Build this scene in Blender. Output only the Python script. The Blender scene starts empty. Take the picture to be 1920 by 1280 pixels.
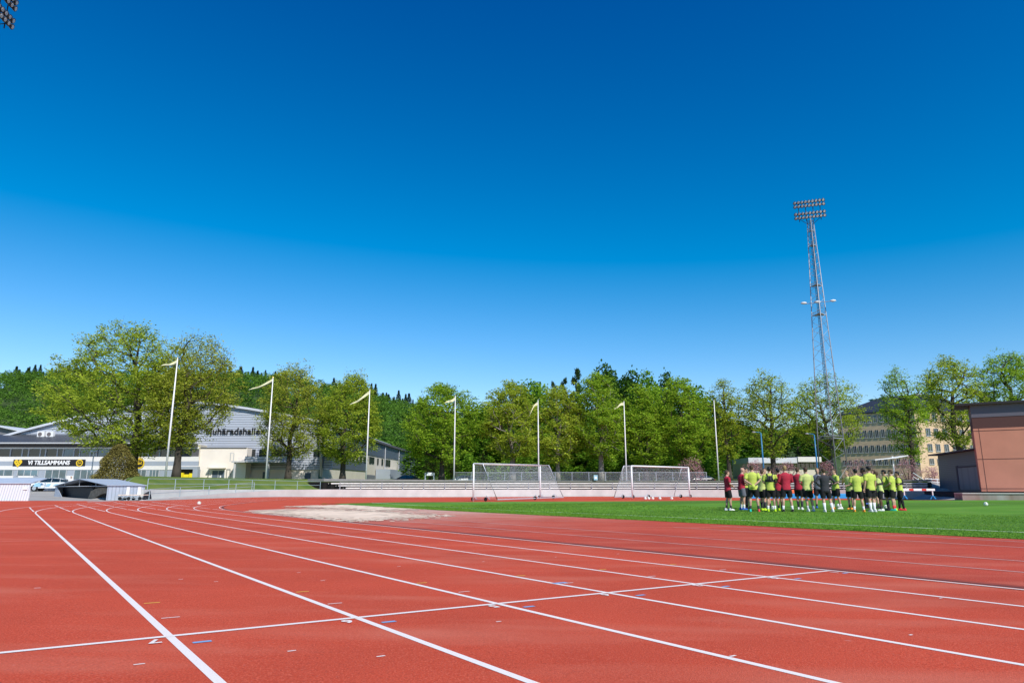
import bpy, bmesh, math, random
import numpy as np
from mathutils import Vector, Matrix, noise as mnoise
random.seed(5); RNG = np.random.default_rng(5)
PI = math.pi
# ------------------------------------------------------------------ camera
F, TH, CH = 1290.4, 0.2106318, 0.873          # focal (px at 1920 wide), upward pitch, camera height
sc = bpy.context.scene
cam = bpy.data.cameras.new('camera'); cam.sensor_width = 36; cam.lens = 36*F/1920
cam.clip_start = 0.05; cam.clip_end = 6000
camo = bpy.data.objects.new('camera', cam); sc.collection.objects.link(camo)
camo.location = (0, 0, CH); camo.rotation_euler = (PI/2+TH, 0, 0); sc.camera = camo
# ------------------------------------------------------------------ light
SUN = Vector((0.50*math.cos(math.radians(44)), -0.866*math.cos(math.radians(44)), math.sin(math.radians(44)))).normalized()
w = bpy.data.worlds.new('World'); sc.world = w; w.use_nodes = True
nt = w.node_tree; bg = nt.nodes['Background']
sky = nt.nodes.new('ShaderNodeTexSky'); sky.sky_type = 'NISHITA'; sky.sun_disc = False
sky.sun_elevation = math.asin(SUN.z); sky.sun_rotation = math.atan2(SUN.x, SUN.y)
sky.air_density = 1.0; sky.dust_density = 0.0; sky.ozone_density = 3.6; sky.altitude = 300
hs = nt.nodes.new('ShaderNodeHueSaturation'); hs.inputs['Saturation'].default_value = 1.25; hs.inputs['Value'].default_value = 1.22
gm = nt.nodes.new('ShaderNodeGamma'); gm.inputs['Gamma'].default_value = 1.0
nt.links.new(sky.outputs[0], gm.inputs[0]); nt.links.new(gm.outputs[0], hs.inputs['Color']); 
sx = nt.nodes.new('ShaderNodeSeparateColor'); cx = nt.nodes.new('ShaderNodeCombineColor'); nt.links.new(hs.outputs[0], sx.inputs[0])   # contrast of a polarised sky
for k_, (a_, b_) in enumerate(((1.6, -.145), (1.28, -.078), (1.24, -.065))):
    q_ = nt.nodes.new('ShaderNodeMath'); q_.operation = 'MULTIPLY_ADD'; q_.inputs[1].default_value = a_; q_.inputs[2].default_value = b_/.11
    r_ = nt.nodes.new('ShaderNodeMath'); r_.operation = 'MAXIMUM'; r_.inputs[1].default_value = 0
    nt.links.new(sx.outputs[k_], q_.inputs[0]); nt.links.new(q_.outputs[0], r_.inputs[0]); nt.links.new(r_.outputs[0], cx.inputs[k_])
nt.links.new(cx.outputs[0], bg.inputs[0])
bg.inputs[1].default_value = 0.11
sl = bpy.data.lights.new('sun', 'SUN'); sl.energy = 4.9; sl.angle = math.radians(0.5); sl.color = (1, .955, .88)
slo = bpy.data.objects.new('sun', sl); sc.collection.objects.link(slo); slo.rotation_euler = SUN.to_track_quat('Z', 'Y').to_euler(); slo.location = (30, -30, 60)
sc.view_settings.view_transform = 'Standard'; sc.view_settings.look = 'None'; sc.view_settings.gamma = 1
sc.view_settings.exposure = 0.0
sc.cycles.max_bounces = 6; sc.cycles.transparent_max_bounces = 12
COL = sc.collection

# ------------------------------------------------------------------ materials
def S(*c):  # sRGB 0-255 -> linear
    return tuple(((v/255)/12.92 if v <= 10 else ((v/255+.055)/1.055)**2.4) for v in c)
MATS = {}
def mat(name, col, rough=.7, var=.0, scale=3.0, metal=0, spec=.3, bump=0, bscale=40, col2=None, stretch=None, detail=4, island=False):
    if name in MATS: return MATS[name]
    m = bpy.data.materials.new(name); m.use_nodes = True; n = m.node_tree; b = n.nodes['Principled BSDF']
    b.inputs['Roughness'].default_value = rough; b.inputs['Metallic'].default_value = metal
    b.inputs['Specular IOR Level'].default_value = spec; b.inputs['Base Color'].default_value = (*col, 1)
    tc = n.nodes.new('ShaderNodeTexCoord'); mp = n.nodes.new('ShaderNodeMapping'); n.links.new(tc.outputs['Object'], mp.inputs[0])
    if stretch: mp.inputs['Scale'].default_value = stretch
    if var or col2:
        nz = n.nodes.new('ShaderNodeTexNoise'); nz.inputs['Scale'].default_value = scale; nz.inputs['Detail'].default_value = detail
        n.links.new(mp.outputs[0], nz.inputs['Vector'])
        cr = n.nodes.new('ShaderNodeValToRGB'); cr.color_ramp.elements[0].position = .3; cr.color_ramp.elements[1].position = .7
        a = col2 if col2 else tuple(c*(1-var) for c in col)
        c2 = col if col2 else tuple(min(1, c*(1+var)) for c in col)
        cr.color_ramp.elements[0].color = (*a, 1); cr.color_ramp.elements[1].color = (*c2, 1)
        n.links.new(nz.outputs['Fac'], cr.inputs[0]); n.links.new(cr.outputs[0], b.inputs['Base Color'])
    if bump:
        n2 = n.nodes.new('ShaderNodeTexNoise'); n2.inputs['Scale'].default_value = bscale; n2.inputs['Detail'].default_value = 3
        n.links.new(mp.outputs[0], n2.inputs['Vector'])
        bp = n.nodes.new('ShaderNodeBump'); bp.inputs['Strength'].default_value = bump; bp.inputs['Distance'].default_value = .02
        n.links.new(n2.outputs['Fac'], bp.inputs['Height']); n.links.new(bp.outputs[0], b.inputs['Normal'])
    MATS[name] = m; return m
def corr(name, col, axis='Z', period=.3, dark=.55, rough=.45, metal=.0, var=.06):
    """ribbed sheet metal: a bump wave, with dark joint lines"""
    if name in MATS: return MATS[name]
    m = bpy.data.materials.new(name); m.use_nodes = True; n = m.node_tree; b = n.nodes['Principled BSDF']
    b.inputs['Roughness'].default_value = rough; b.inputs['Metallic'].default_value = metal; b.inputs['Specular IOR Level'].default_value = .4
    tc = n.nodes.new('ShaderNodeTexCoord'); sp = n.nodes.new('ShaderNodeSeparateXYZ'); n.links.new(tc.outputs['Object'], sp.inputs[0])
    mu = n.nodes.new('ShaderNodeMath'); mu.operation = 'MULTIPLY'; mu.inputs[1].default_value = 1/period; n.links.new(sp.outputs[axis], mu.inputs[0])
    fr = n.nodes.new('ShaderNodeMath'); fr.operation = 'FRACT'; n.links.new(mu.outputs[0], fr.inputs[0])
    cr = n.nodes.new('ShaderNodeValToRGB'); cr.color_ramp.interpolation = 'EASE'
    e = cr.color_ramp.elements; e[0].position = .0; e[0].color = (*[c*dark for c in col], 1); e[1].position = .3; e[1].color = (*col, 1)
    e2 = e.new(.86); e2.color = (*col, 1); e3 = e.new(1.0); e3.color = (*[c*dark for c in col], 1)
    nz = n.nodes.new('ShaderNodeTexNoise'); nz.inputs['Scale'].default_value = .4; nz.inputs['Detail'].default_value = 5
    n.links.new(tc.outputs['Object'], nz.inputs['Vector'])
    mr = n.nodes.new('ShaderNodeMapRange'); mr.inputs['To Min'].default_value = 1-var*2; mr.inputs['To Max'].default_value = 1+var
    n.links.new(nz.outputs['Fac'], mr.inputs['Value'])
    mx = n.nodes.new('ShaderNodeVectorMath'); mx.operation = 'SCALE'; n.links.new(fr.outputs[0], cr.inputs[0])
    n.links.new(cr.outputs[0], mx.inputs[0]); n.links.new(mr.outputs[0], mx.inputs['Scale']); n.links.new(mx.outputs[0], b.inputs['Base Color'])
    bp = n.nodes.new('ShaderNodeBump'); bp.inputs['Strength'].default_value = .6; bp.inputs['Distance'].default_value = .03
    n.links.new(cr.outputs[0], bp.inputs['Height']); n.links.new(bp.outputs[0], b.inputs['Normal'])
    MATS[name] = m; return m
def leafmat(name, c1, c2, scale=.9, trans=.35):
    if name in MATS: return MATS[name]
    m = bpy.data.materials.new(name); m.use_nodes = True; n = m.node_tree
    for x in list(n.nodes): n.nodes.remove(x)
    out = n.nodes.new('ShaderNodeOutputMaterial'); at = n.nodes.new('ShaderNodeAttribute'); at.attribute_name = 'tint'
    tc = n.nodes.new('ShaderNodeTexCoord'); nz = n.nodes.new('ShaderNodeTexNoise'); nz.inputs['Scale'].default_value = scale; nz.inputs['Detail'].default_value = 3
    n.links.new(tc.outputs['Object'], nz.inputs['Vector'])
    ad = n.nodes.new('ShaderNodeMath'); ad.operation = 'MULTIPLY_ADD'; ad.inputs[1].default_value = .6; n.links.new(at.outputs['Fac'], ad.inputs[0])
    n.links.new(nz.outputs['Fac'], ad.inputs[2])
    cr = n.nodes.new('ShaderNodeValToRGB'); cr.color_ramp.elements[0].position = .45; cr.color_ramp.elements[1].position = 1.05 if False else 1.0
    cr.color_ramp.elements[0].color = (*c1, 1); cr.color_ramp.elements[1].color = (*c2, 1); n.links.new(ad.outputs[0], cr.inputs[0])
    d = n.nodes.new('ShaderNodeBsdfDiffuse'); t = n.nodes.new('ShaderNodeBsdfTranslucent'); g = n.nodes.new('ShaderNodeBsdfGlossy'); g.inputs['Roughness'].default_value = .45
    mx = n.nodes.new('ShaderNodeMixShader'); mx.inputs[0].default_value = trans; m2 = n.nodes.new('ShaderNodeMixShader'); m2.inputs[0].default_value = .0
    n.links.new(cr.outputs[0], d.inputs[0]); n.links.new(cr.outputs[0], t.inputs[0])
    n.links.new(d.outputs[0], mx.inputs[1]); n.links.new(t.outputs[0], mx.inputs[2]); n.links.new(mx.outputs[0], m2.inputs[1]); n.links.new(g.outputs[0], m2.inputs[2])
    n.links.new(m2.outputs[0], out.inputs[0]); MATS[name] = m; return m
def glass(name='glass', c=(.02, .03, .035)): return mat(name, c, rough=.08, spec=.8, var=.5, scale=.35)

# ------------------------------------------------------------------ helpers
def tag(o, label=None, cat=None, group=None, kind=None):
    if label: o['label'] = label
    if cat: o['category'] = cat
    if group: o['group'] = group
    if kind: o['kind'] = kind
    return o
def empty(name, loc=(0, 0, 0), rz=0, label=None, cat=None, group=None):
    o = bpy.data.objects.new(name, None); COL.objects.link(o); o.location = loc; o.rotation_euler = (0, 0, rz)
    o.empty_display_size = .3
    return tag(o, label, cat, group)
class MB:
    def __init__(s): s.v = []; s.f = []
    def add(s, vs, fs):
        b = len(s.v); s.v += [tuple(v) for v in vs]; s.f += [tuple(i+b for i in f) for f in fs]; return s
    def box(s, x0, x1, y0, y1, z0, z1, M=None):
        vs = [Vector(p) for p in ((x0,y0,z0),(x1,y0,z0),(x1,y1,z0),(x0,y1,z0),(x0,y0,z1),(x1,y0,z1),(x1,y1,z1),(x0,y1,z1))]
        if M is not None: vs = [M @ v for v in vs]
        return s.add(vs, [(0,3,2,1),(4,5,6,7),(0,1,5,4),(1,2,6,5),(2,3,7,6),(3,0,4,7)])
    def tube(s, pts, r, n=6, cap=True):
        pts = [Vector(p) for p in pts]; k = len(pts)
        if not hasattr(r, '__len__'): r = [r]*k
        rings = []; up = None
        for i, p in enumerate(pts):
            t = (pts[min(i+1, k-1)]-pts[max(i-1, 0)])
            if t.length < 1e-9: t = Vector((0, 0, 1))
            t.normalize()
            if up is None: up = Vector((0, 0, 1)) if abs(t.z) < .9 else Vector((1, 0, 0))
            a = t.cross(up)
            if a.length < 1e-4: up = Vector((0, 1, 0)); a = t.cross(up)
            a.normalize(); b = t.cross(a)
            rings.append([p+(a*math.cos(2*PI*j/n)+b*math.sin(2*PI*j/n))*r[i] for j in range(n)])
        vs = [q for g in rings for q in g]
        fs = [(i*n+j, i*n+(j+1) % n, (i+1)*n+(j+1) % n, (i+1)*n+j) for i in range(k-1) for j in range(n)]
        if cap: fs += [tuple(range(n))[::-1], tuple((k-1)*n+j for j in range(n))]
        return s.add(vs, fs)
    def rings(s, rs, n=14, cap=True):
        """rs: (cx,cy,cz,rx,ry) horizontal ellipses bottom to top"""
        vs = [(cx+rx*math.cos(2*PI*j/n), cy+ry*math.sin(2*PI*j/n), cz) for cx, cy, cz, rx, ry in rs for j in range(n)]
        k = len(rs); fs = [(i*n+j, i*n+(j+1) % n, (i+1)*n+(j+1) % n, (i+1)*n+j) for i in range(k-1) for j in range(n)]
        if cap: fs += [tuple(range(n))[::-1], tuple((k-1)*n+j for j in range(n))]
        return s.add(vs, fs)
    def sphere(s, c, r, n=12, m=8, sc_=(1, 1, 1)):
        rs = []
        for i in range(m+1):
            a = -PI/2+PI*i/m; q = max(math.cos(a), .02)*r
            rs.append((c[0], c[1], c[2]+math.sin(a)*r*sc_[2], q*sc_[0], q*sc_[1]))
        return s.rings(rs, n)
    def prism(s, poly, off):
        """poly: list of 3D points (planar), extruded by vector off"""
        k = len(poly); off = Vector(off); a = [Vector(p) for p in poly]; b = [p+off for p in a]
        nrm = Vector((0, 0, 0))
        for i in range(k): nrm += a[i].cross(a[(i+1) % k])
        fs = [tuple(range(k)), tuple(range(k, 2*k))[::-1]]+[((i+1) % k, i, k+i, k+(i+1) % k) for i in range(k)]
        if nrm.dot(off) > 0: fs = [f[::-1] for f in fs]
        return s.add(a+b, fs)
    def mesh(s, name, smooth=False):
        me = bpy.data.meshes.new(name); me.from_pydata(s.v, [], s.f); me.update()
        if smooth: me.polygons.foreach_set('use_smooth', [True]*len(me.polygons))
        return me
    def build(s, name, m=None, parent=None, smooth=False, local=True):
        o = bpy.data.objects.new(name, s.mesh(name, smooth)); COL.objects.link(o)
        if m: o.data.materials.append(m)
        if parent:
            o.parent = parent
            if not local: o.matrix_parent_inverse = Matrix.Translation(parent.location).inverted() if abs(parent.rotation_euler.z) < 1e-9 else (Matrix.Translation(parent.location) @ Matrix.Rotation(parent.rotation_euler.z, 4, 'Z')).inverted()
        return o
def clone(o, parent=None):
    c = o.copy(); COL.objects.link(c); c.parent = parent
    for ch in [x for x in ALLC.get(o.name, [])]: clone(ch, c)
    return c
ALLC = {}
def index_children():
    ALLC.clear()
    for o in bpy.data.objects:
        if o.parent: ALLC.setdefault(o.parent.name, []).append(o)
def text_mesh(name, body, size, m, parent, M, bold=.0, shear=0, ext=.02, width=None):
    cu = bpy.data.curves.new(name, 'FONT'); cu.body = body; cu.size = size; cu.extrude = ext; cu.offset = bold; cu.shear = shear
    cu.align_x = 'CENTER'; cu.align_y = 'CENTER'; cu.resolution_u = 3
    t = bpy.data.objects.new('tmp', cu); COL.objects.link(t); bpy.context.view_layer.update()
    me = bpy.data.meshes.new_from_object(t.evaluated_get(bpy.context.evaluated_depsgraph_get()))
    bpy.data.objects.remove(t)
    if width:
        xs = [v.co.x for v in me.vertices]; k = width/(max(xs)-min(xs)); c = (max(xs)+min(xs))/2
        for v in me.vertices: v.co.x = (v.co.x-c)*k
    me.transform(M); me.name = name
    o = bpy.data.objects.new(name, me); COL.objects.link(o); me.materials.clear(); me.materials.append(m)
    if parent: o.parent = parent
    return o

# pixel -> world (positions measured in the photograph, 1920x1280)
def ray(px, py):
    u = px-960; v = 640-py
    return Vector((u, F*math.cos(TH)-v*math.sin(TH), F*math.sin(TH)+v*math.cos(TH)))
def P(px, py, Y):
    r = ray(px, py); return Vector((0, 0, CH))+r*(Y/r.y)
def X(px, Y, py=895): return P(px, py, Y).x
def Z(py, Y, px=960): return P(px, py, Y).z

# ------------------------------------------------------------------ terrain
AZ = -0.6207058
D2 = Vector((math.sin(AZ), math.cos(AZ))); N2 = Vector((D2.y, -D2.x))
LN = [.911+1.22*i for i in range(-1, 7)]      # lane lines, cross coordinate n; last one is the inner edge
S0, NC = 31.0, .911+1.22*6+38.0
CEN = D2*S0+N2*NC
def ss(x, a, b):
    t = min(1, max(0, (x-a)/(b-a))); return t*t*(3-2*t)
def sn(x, y): return x*D2.x+y*D2.y, x*N2.x+y*N2.y
def outer(x, y):
    s, n = sn(x, y); s2 = min(max(s, -55), S0)
    return math.hypot(s-s2, n-NC)-38.0
def H(x, y):
    s, n = sn(x, y); o = outer(x, y)
    z = -.102+.0124*max(0, min(o, 14))
    if y > 20:
        infield = ss(n, 9, 24)
        z += infield*.19*ss(y, 31, 52)*(1-ss(x, 12, 40)*.5)
        z -= (.24*ss(n, 4, 26)+.12)*ss(y, 56, 95)
        z -= .12*ss(x, 14, 45)*ss(y, 30, 60)
    return z
def lerp(a, b, t): return a+(b-a)*t
def interp(x, pts):
    if x <= pts[0][0]: return pts[0][1]
    for (a, b), (c, d) in zip(pts, pts[1:]):
        if x <= c: return b+(d-b)*(x-a)/(c-a)
    return pts[-1][1]
def yard(x, y): return interp(y, [(52, .03), (60, .12), (82, .59), (100, 1.3), (122, 2.5), (180, 3.2)])
def plateau(x, y): return interp(y, [(60, 1.99), (105, 1.99), (125, 2.5), (180, 3.4), (260, 5)])
RIDGE = [(-500, 712), (0, 737), (130, 733), (300, 735), (420, 737), (510, 741), (600, 756), (690, 774), (770, 798), (850, 816), (950, 815), (1100, 812), (1330, 812), (1450, 828), (1560, 842), (1700, 880), (2100, 895)]
def ground_z(x, y):
    o = outer(x, y)
    if y < 40 or o < 8.6: base = H(x, y)-.4
    else:
        t = x/y
        bank = lerp(.78, plateau(x, y), ss(o, 11.9, 16)) if o > 11.7 else H(x, y)-.05
        if t > .56: bank = lerp(bank, interp(y, [(60, .2), (80, .6), (110, 1.9), (180, 3)]), ss(t, .585, .61))
        yd = yard(x, y)
        k = ss(t, -.565, -.545)
        base = lerp(yd, bank, k)
        if y < 48: base = lerp(H(x, y)-.1, base, ss(y, 40, 48))
    if y > 185:
        px = 960+1320*x/y; top = Z(interp(px, RIDGE), 430)
        base = lerp(base, top, ss(y, 185, 430)) if y < 430 else max(0, top-(y-430)*.12)
    return base
def G(px, py, lift=0):
    r = ray(px, py); z = -.1
    for _ in range(30):
        t = (z+lift-CH)/r.z; x, y = r.x*t, r.y*t; z = .5*z+.5*H(x, y)
    return Vector((x, y))
def sheet(name, poly, lift, m, step=2.0, hf=H, kind='structure', label=None, cat=None, parent=None, holes=None):
    bm = bmesh.new(); vs = [bm.verts.new((p[0], p[1], 0)) for p in poly]; f = bm.faces.new(vs)
    bmesh.ops.triangulate(bm, faces=[f])
    xs = [p[0] for p in poly]; ys = [p[1] for p in poly]
    for a, lo, hi in ((0, min(xs), max(xs)), (1, min(ys), max(ys))):
        k = math.ceil(lo/step)
        while k*step < hi:
            co = (k*step, 0, 0) if a == 0 else (0, k*step, 0); no = (1, 0, 0) if a == 0 else (0, 1, 0)
            bmesh.ops.bisect_plane(bm, geom=bm.verts[:]+bm.edges[:]+bm.faces[:], plane_co=co, plane_no=no, dist=1e-5)
            k += 1
    for v in bm.verts: v.co.z = hf(v.co.x, v.co.y)+lift
    bmesh.ops.recalc_face_normals(bm, faces=bm.faces[:])
    if sum(fc.normal.z*fc.calc_area() for fc in bm.faces) < 0: bmesh.ops.reverse_faces(bm, faces=bm.faces[:])
    me = bpy.data.meshes.new(name); bm.to_mesh(me); bm.free(); me.materials.append(m)
    me.polygons.foreach_set('use_smooth', [True]*len(me.polygons))
    o = bpy.data.objects.new(name, me); COL.objects.link(o); o.parent = parent
    return tag(o, label, cat, kind=kind)
def ribbon(mb, pts, wd, lift, hf=H):
    """flat painted stripe that follows the ground; pts 2D"""
    pts = [Vector(p[:2]) for p in pts]; k = len(pts); vs = []
    for i, p in enumerate(pts):
        t = (pts[min(i+1, k-1)]-pts[max(i-1, 0)]).normalized(); q = Vector((-t.y, t.x))*wd/2
        for s_ in (q, -q):
            a = p+s_; vs.append((a.x, a.y, hf(p.x, p.y)+lift))
    mb.add(vs, [(2*i, 2*i+1, 2*i+3, 2*i+2) for i in range(k-1)])
def seg(a, b, step=1.0):
    a = Vector(a); b = Vector(b); k = max(1, int((b-a).length/step)); return [a+(b-a)*i/k for i in range(k+1)]
def ringpt(px, r):
    t = (px-960)/1320.0; cx, cy = CEN
    A = t*t+1; B = -2*(t*cx+cy); C = cx*cx+cy*cy-r*r
    y = (-B+math.sqrt(max(0, B*B-4*A*C)))/(2*A); return Vector((t*y, y))

# ------------------------------------------------------------------ ground
M_RED = mat('track_rubber', (.575, .074, .033), rough=.85, var=.10, scale=.55, bump=.5, bscale=160, detail=8, spec=.15)
M_RED2 = mat('runway_rubber', (.50, .066, .035), rough=.85, var=.10, scale=.5, bump=.5, bscale=160, detail=8, spec=.15)
M_ASPH = mat('asphalt', (.37, .35, .325), rough=.9, var=.15, scale=.5, bump=.3, bscale=60)
M_GRASS = mat('pitch_grass', (.135, .29, .035), rough=.9, col2=(.085, .215, .022), scale=.35, bump=.8, bscale=70, stretch=(.35, 1.6, 1), detail=6, spec=.1)
M_BANK = mat('bank_grass', (.16, .20, .045), rough=.95, col2=(.085, .145, .03), scale=.6, bump=.8, bscale=25, detail=6, spec=.1)
M_EARTH = mat('forest_floor', (.05, .085, .02), rough=.95, var=.3, scale=.2)
M_LINE = mat('line_paint', (.80, .73, .68), rough=.7, var=.05, scale=25)
M_LINE2 = mat('field_chalk', (.66, .76, .55), rough=.9, var=.25, scale=1.2)
M_SAND = mat('sand', (.80, .62, .46), rough=.95, var=.2, scale=1.3, bump=.5, bscale=25, detail=7)
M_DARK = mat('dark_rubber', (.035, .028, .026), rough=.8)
M_CONC = mat('concrete', (.55, .54, .515), rough=.9, var=.10, scale=.7, bump=.15, bscale=20, detail=7)
M_CONC2 = mat('concrete_grey', (.42, .41, .385), rough=.9, var=.14, scale=.8, detail=7)
M_WHITE = mat('white_paint', (.80, .80, .79), rough=.45, var=.03, scale=2)
M_STEEL = mat('galvanised_steel', (.46, .50, .53), rough=.45, metal=.35, var=.08, scale=4)

def worn_red(m):
    n = m.node_tree; b = n.nodes['Principled BSDF']; src = b.inputs['Base Color'].links[0].from_socket
    tc = n.nodes.new('ShaderNodeTexCoord')
    def nz(sc_, det, lo, hi, st=None):
        q = n.nodes.new('ShaderNodeTexNoise'); q.inputs['Scale'].default_value = sc_; q.inputs['Detail'].default_value = det
        if st:
            mp = n.nodes.new('ShaderNodeMapping'); mp.inputs['Rotation'].default_value = (0, 0, -math.atan2(D2.y, D2.x)); mp.inputs['Scale'].default_value = st; n.links.new(tc.outputs['Object'], mp.inputs[0]); n.links.new(mp.outputs[0], q.inputs['Vector'])
        else: n.links.new(tc.outputs['Object'], q.inputs['Vector'])
        r = n.nodes.new('ShaderNodeMapRange'); r.inputs['From Min'].default_value = lo; r.inputs['From Max'].default_value = hi; n.links.new(q.outputs['Fac'], r.inputs['Value']); return r.outputs[0]
    def mix(a, fac, col, amt):
        mu = n.nodes.new('ShaderNodeMath'); mu.operation = 'MULTIPLY'; mu.inputs[1].default_value = amt; n.links.new(fac, mu.inputs[0])
        x = n.nodes.new('ShaderNodeMix'); x.data_type = 'RGBA'; n.links.new(mu.outputs[0], x.inputs['Factor']); n.links.new(a, x.inputs['A']); x.inputs['B'].default_value = (*col, 1); return x.outputs['Result']
    c = mix(src, nz(105, 3, .50, .66), (.84, .22, .13), .45)      # pale rubber granules
    c = mix(c, nz(85, 3, .52, .68), (.24, .03, .018), .5)        # dark granules
    c = mix(c, nz(1.1, 9, .50, .80, (.35, 1.3, 1)), (.68, .23, .15), .5)   # dusty scuffed patches
    c = mix(c, nz(.35, 6, .52, .75), (.40, .05, .025), .45)       # darker worn areas
    c = mix(c, nz(14, 6, .70, .78), (.70, .42, .36), .35)         # small pale scuffs
    n.links.new(c, b.inputs['Base Color'])
worn_red(M_RED); worn_red(M_RED2)
def worn_paint(m):
    n = m.node_tree; b = n.nodes['Principled BSDF']; tc = n.nodes.new('ShaderNodeTexCoord'); q = n.nodes.new('ShaderNodeTexNoise'); q.inputs['Scale'].default_value = 130; q.inputs['Detail'].default_value = 4
    n.links.new(tc.outputs['Object'], q.inputs['Vector']); r = n.nodes.new('ShaderNodeMapRange'); r.inputs['From Min'].default_value = .56; r.inputs['From Max'].default_value = .80; r.inputs['To Max'].default_value = .8; n.links.new(q.outputs['Fac'], r.inputs['Value'])
    x = n.nodes.new('ShaderNodeMix'); x.data_type = 'RGBA'; n.links.new(r.outputs[0], x.inputs['Factor']); x.inputs['A'].default_value = b.inputs['Base Color'].links[0].from_node.color_ramp.elements[1].color; x.inputs['B'].default_value = (.55, .22, .17, 1); n.links.new(x.outputs['Result'], b.inputs['Base Color'])
worn_paint(M_LINE)
# stains of spilled sand on the infield rubber, following the pit
def sandy_red():
    m = M_RED2; n = m.node_tree; b = n.nodes['Principled BSDF']; src = b.inputs['Base Color'].links[0].from_socket
    tc = n.nodes.new('ShaderNodeTexCoord'); dp = n.nodes.new('ShaderNodeVectorMath'); dp.operation = 'DISTANCE'
    mp = n.nodes.new('ShaderNodeMapping'); mp.inputs['Rotation'].default_value = (0, 0, -math.atan2(D2.y, D2.x)); mp.inputs['Scale'].default_value = (1, 1, 1)
    n.links.new(tc.outputs['Object'], mp.inputs[0])
    sp = n.nodes.new('ShaderNodeSeparateXYZ'); n.links.new(mp.outputs[0], sp.inputs[0])
    m1 = n.nodes.new('ShaderNodeMapRange'); m1.inputs['From Min'].default_value = 11.5; m1.inputs['From Max'].default_value = 27; n.links.new(sp.outputs[0], m1.inputs['Value'])
    nz = n.nodes.new('ShaderNodeTexNoise'); nz.inputs['Scale'].default_value = .7; nz.inputs['Detail'].default_value = 8; n.links.new(mp.outputs[0], nz.inputs['Vector'])
    a = n.nodes.new('ShaderNodeMath'); a.operation = 'MULTIPLY_ADD'; a.inputs[1].default_value = 1.5; a.inputs[2].default_value = -.75; n.links.new(nz.outputs['Fac'], a.inputs[0])
    c = n.nodes.new('ShaderNodeMath'); c.operation = 'ADD'; c.use_clamp = True; n.links.new(m1.outputs[0], c.inputs[0]); n.links.new(a.outputs[0], c.inputs[1])
    d = n.nodes.new('ShaderNodeMath'); d.operation = 'MULTIPLY'; n.links.new(c.outputs[0], d.inputs[0]); n.links.new(m1.outputs[0], d.inputs[1])
    e = n.nodes.new('ShaderNodeMath'); e.operation = 'MULTIPLY'; e.inputs[1].default_value = .8; n.links.new(d.outputs[0], e.inputs[0])
    mx = n.nodes.new('ShaderNodeMix'); mx.data_type = 'RGBA'; n.links.new(e.outputs[0], mx.inputs['Factor']); n.links.new(src, mx.inputs['A']); mx.inputs['B'].default_value = (.62, .42, .33, 1)
    n.links.new(mx.outputs['Result'], b.inputs['Base Color'])
sandy_red()

def turf(m):
    n = m.node_tree; b = n.nodes['Principled BSDF']; src = b.inputs['Base Color'].links[0].from_socket
    tc = n.nodes.new('ShaderNodeTexCoord'); mp = n.nodes.new('ShaderNodeMapping'); mp.inputs['Rotation'].default_value = (0, 0, -math.atan2(D2.y, D2.x)); n.links.new(tc.outputs['Object'], mp.inputs[0])
    sp = n.nodes.new('ShaderNodeSeparateXYZ'); n.links.new(mp.outputs[0], sp.inputs[0])
    si = n.nodes.new('ShaderNodeMath'); si.operation = 'MULTIPLY'; si.inputs[1].default_value = 2*PI/11; n.links.new(sp.outputs[0], si.inputs[0])
    s2 = n.nodes.new('ShaderNodeMath'); s2.operation = 'SINE'; n.links.new(si.outputs[0], s2.inputs[0])
    r = n.nodes.new('ShaderNodeMapRange'); r.inputs['From Min'].default_value = -.25; r.inputs['From Max'].default_value = .25; r.inputs['To Min'].default_value = .84; r.inputs['To Max'].default_value = 1.08; n.links.new(s2.outputs[0], r.inputs['Value'])
    q = n.nodes.new('ShaderNodeTexNoise'); q.inputs['Scale'].default_value = .5; q.inputs['Detail'].default_value = 8; n.links.new(tc.outputs['Object'], q.inputs['Vector'])
    r2 = n.nodes.new('ShaderNodeMapRange'); r2.inputs['From Min'].default_value = .55; r2.inputs['From Max'].default_value = .75; r2.inputs['To Max'].default_value = .4; n.links.new(q.outputs['Fac'], r2.inputs['Value'])
    x = n.nodes.new('ShaderNodeMix'); x.data_type = 'RGBA'; n.links.new(r2.outputs[0], x.inputs['Factor']); n.links.new(src, x.inputs['A']); x.inputs['B'].default_value = (.24, .30, .07, 1)
    v = n.nodes.new('ShaderNodeVectorMath'); v.operation = 'SCALE'; n.links.new(x.outputs['Result'], v.inputs[0]); n.links.new(r.outputs[0], v.inputs['Scale']); n.links.new(v.outputs[0], b.inputs['Base Color'])
turf(M_GRASS)
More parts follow.
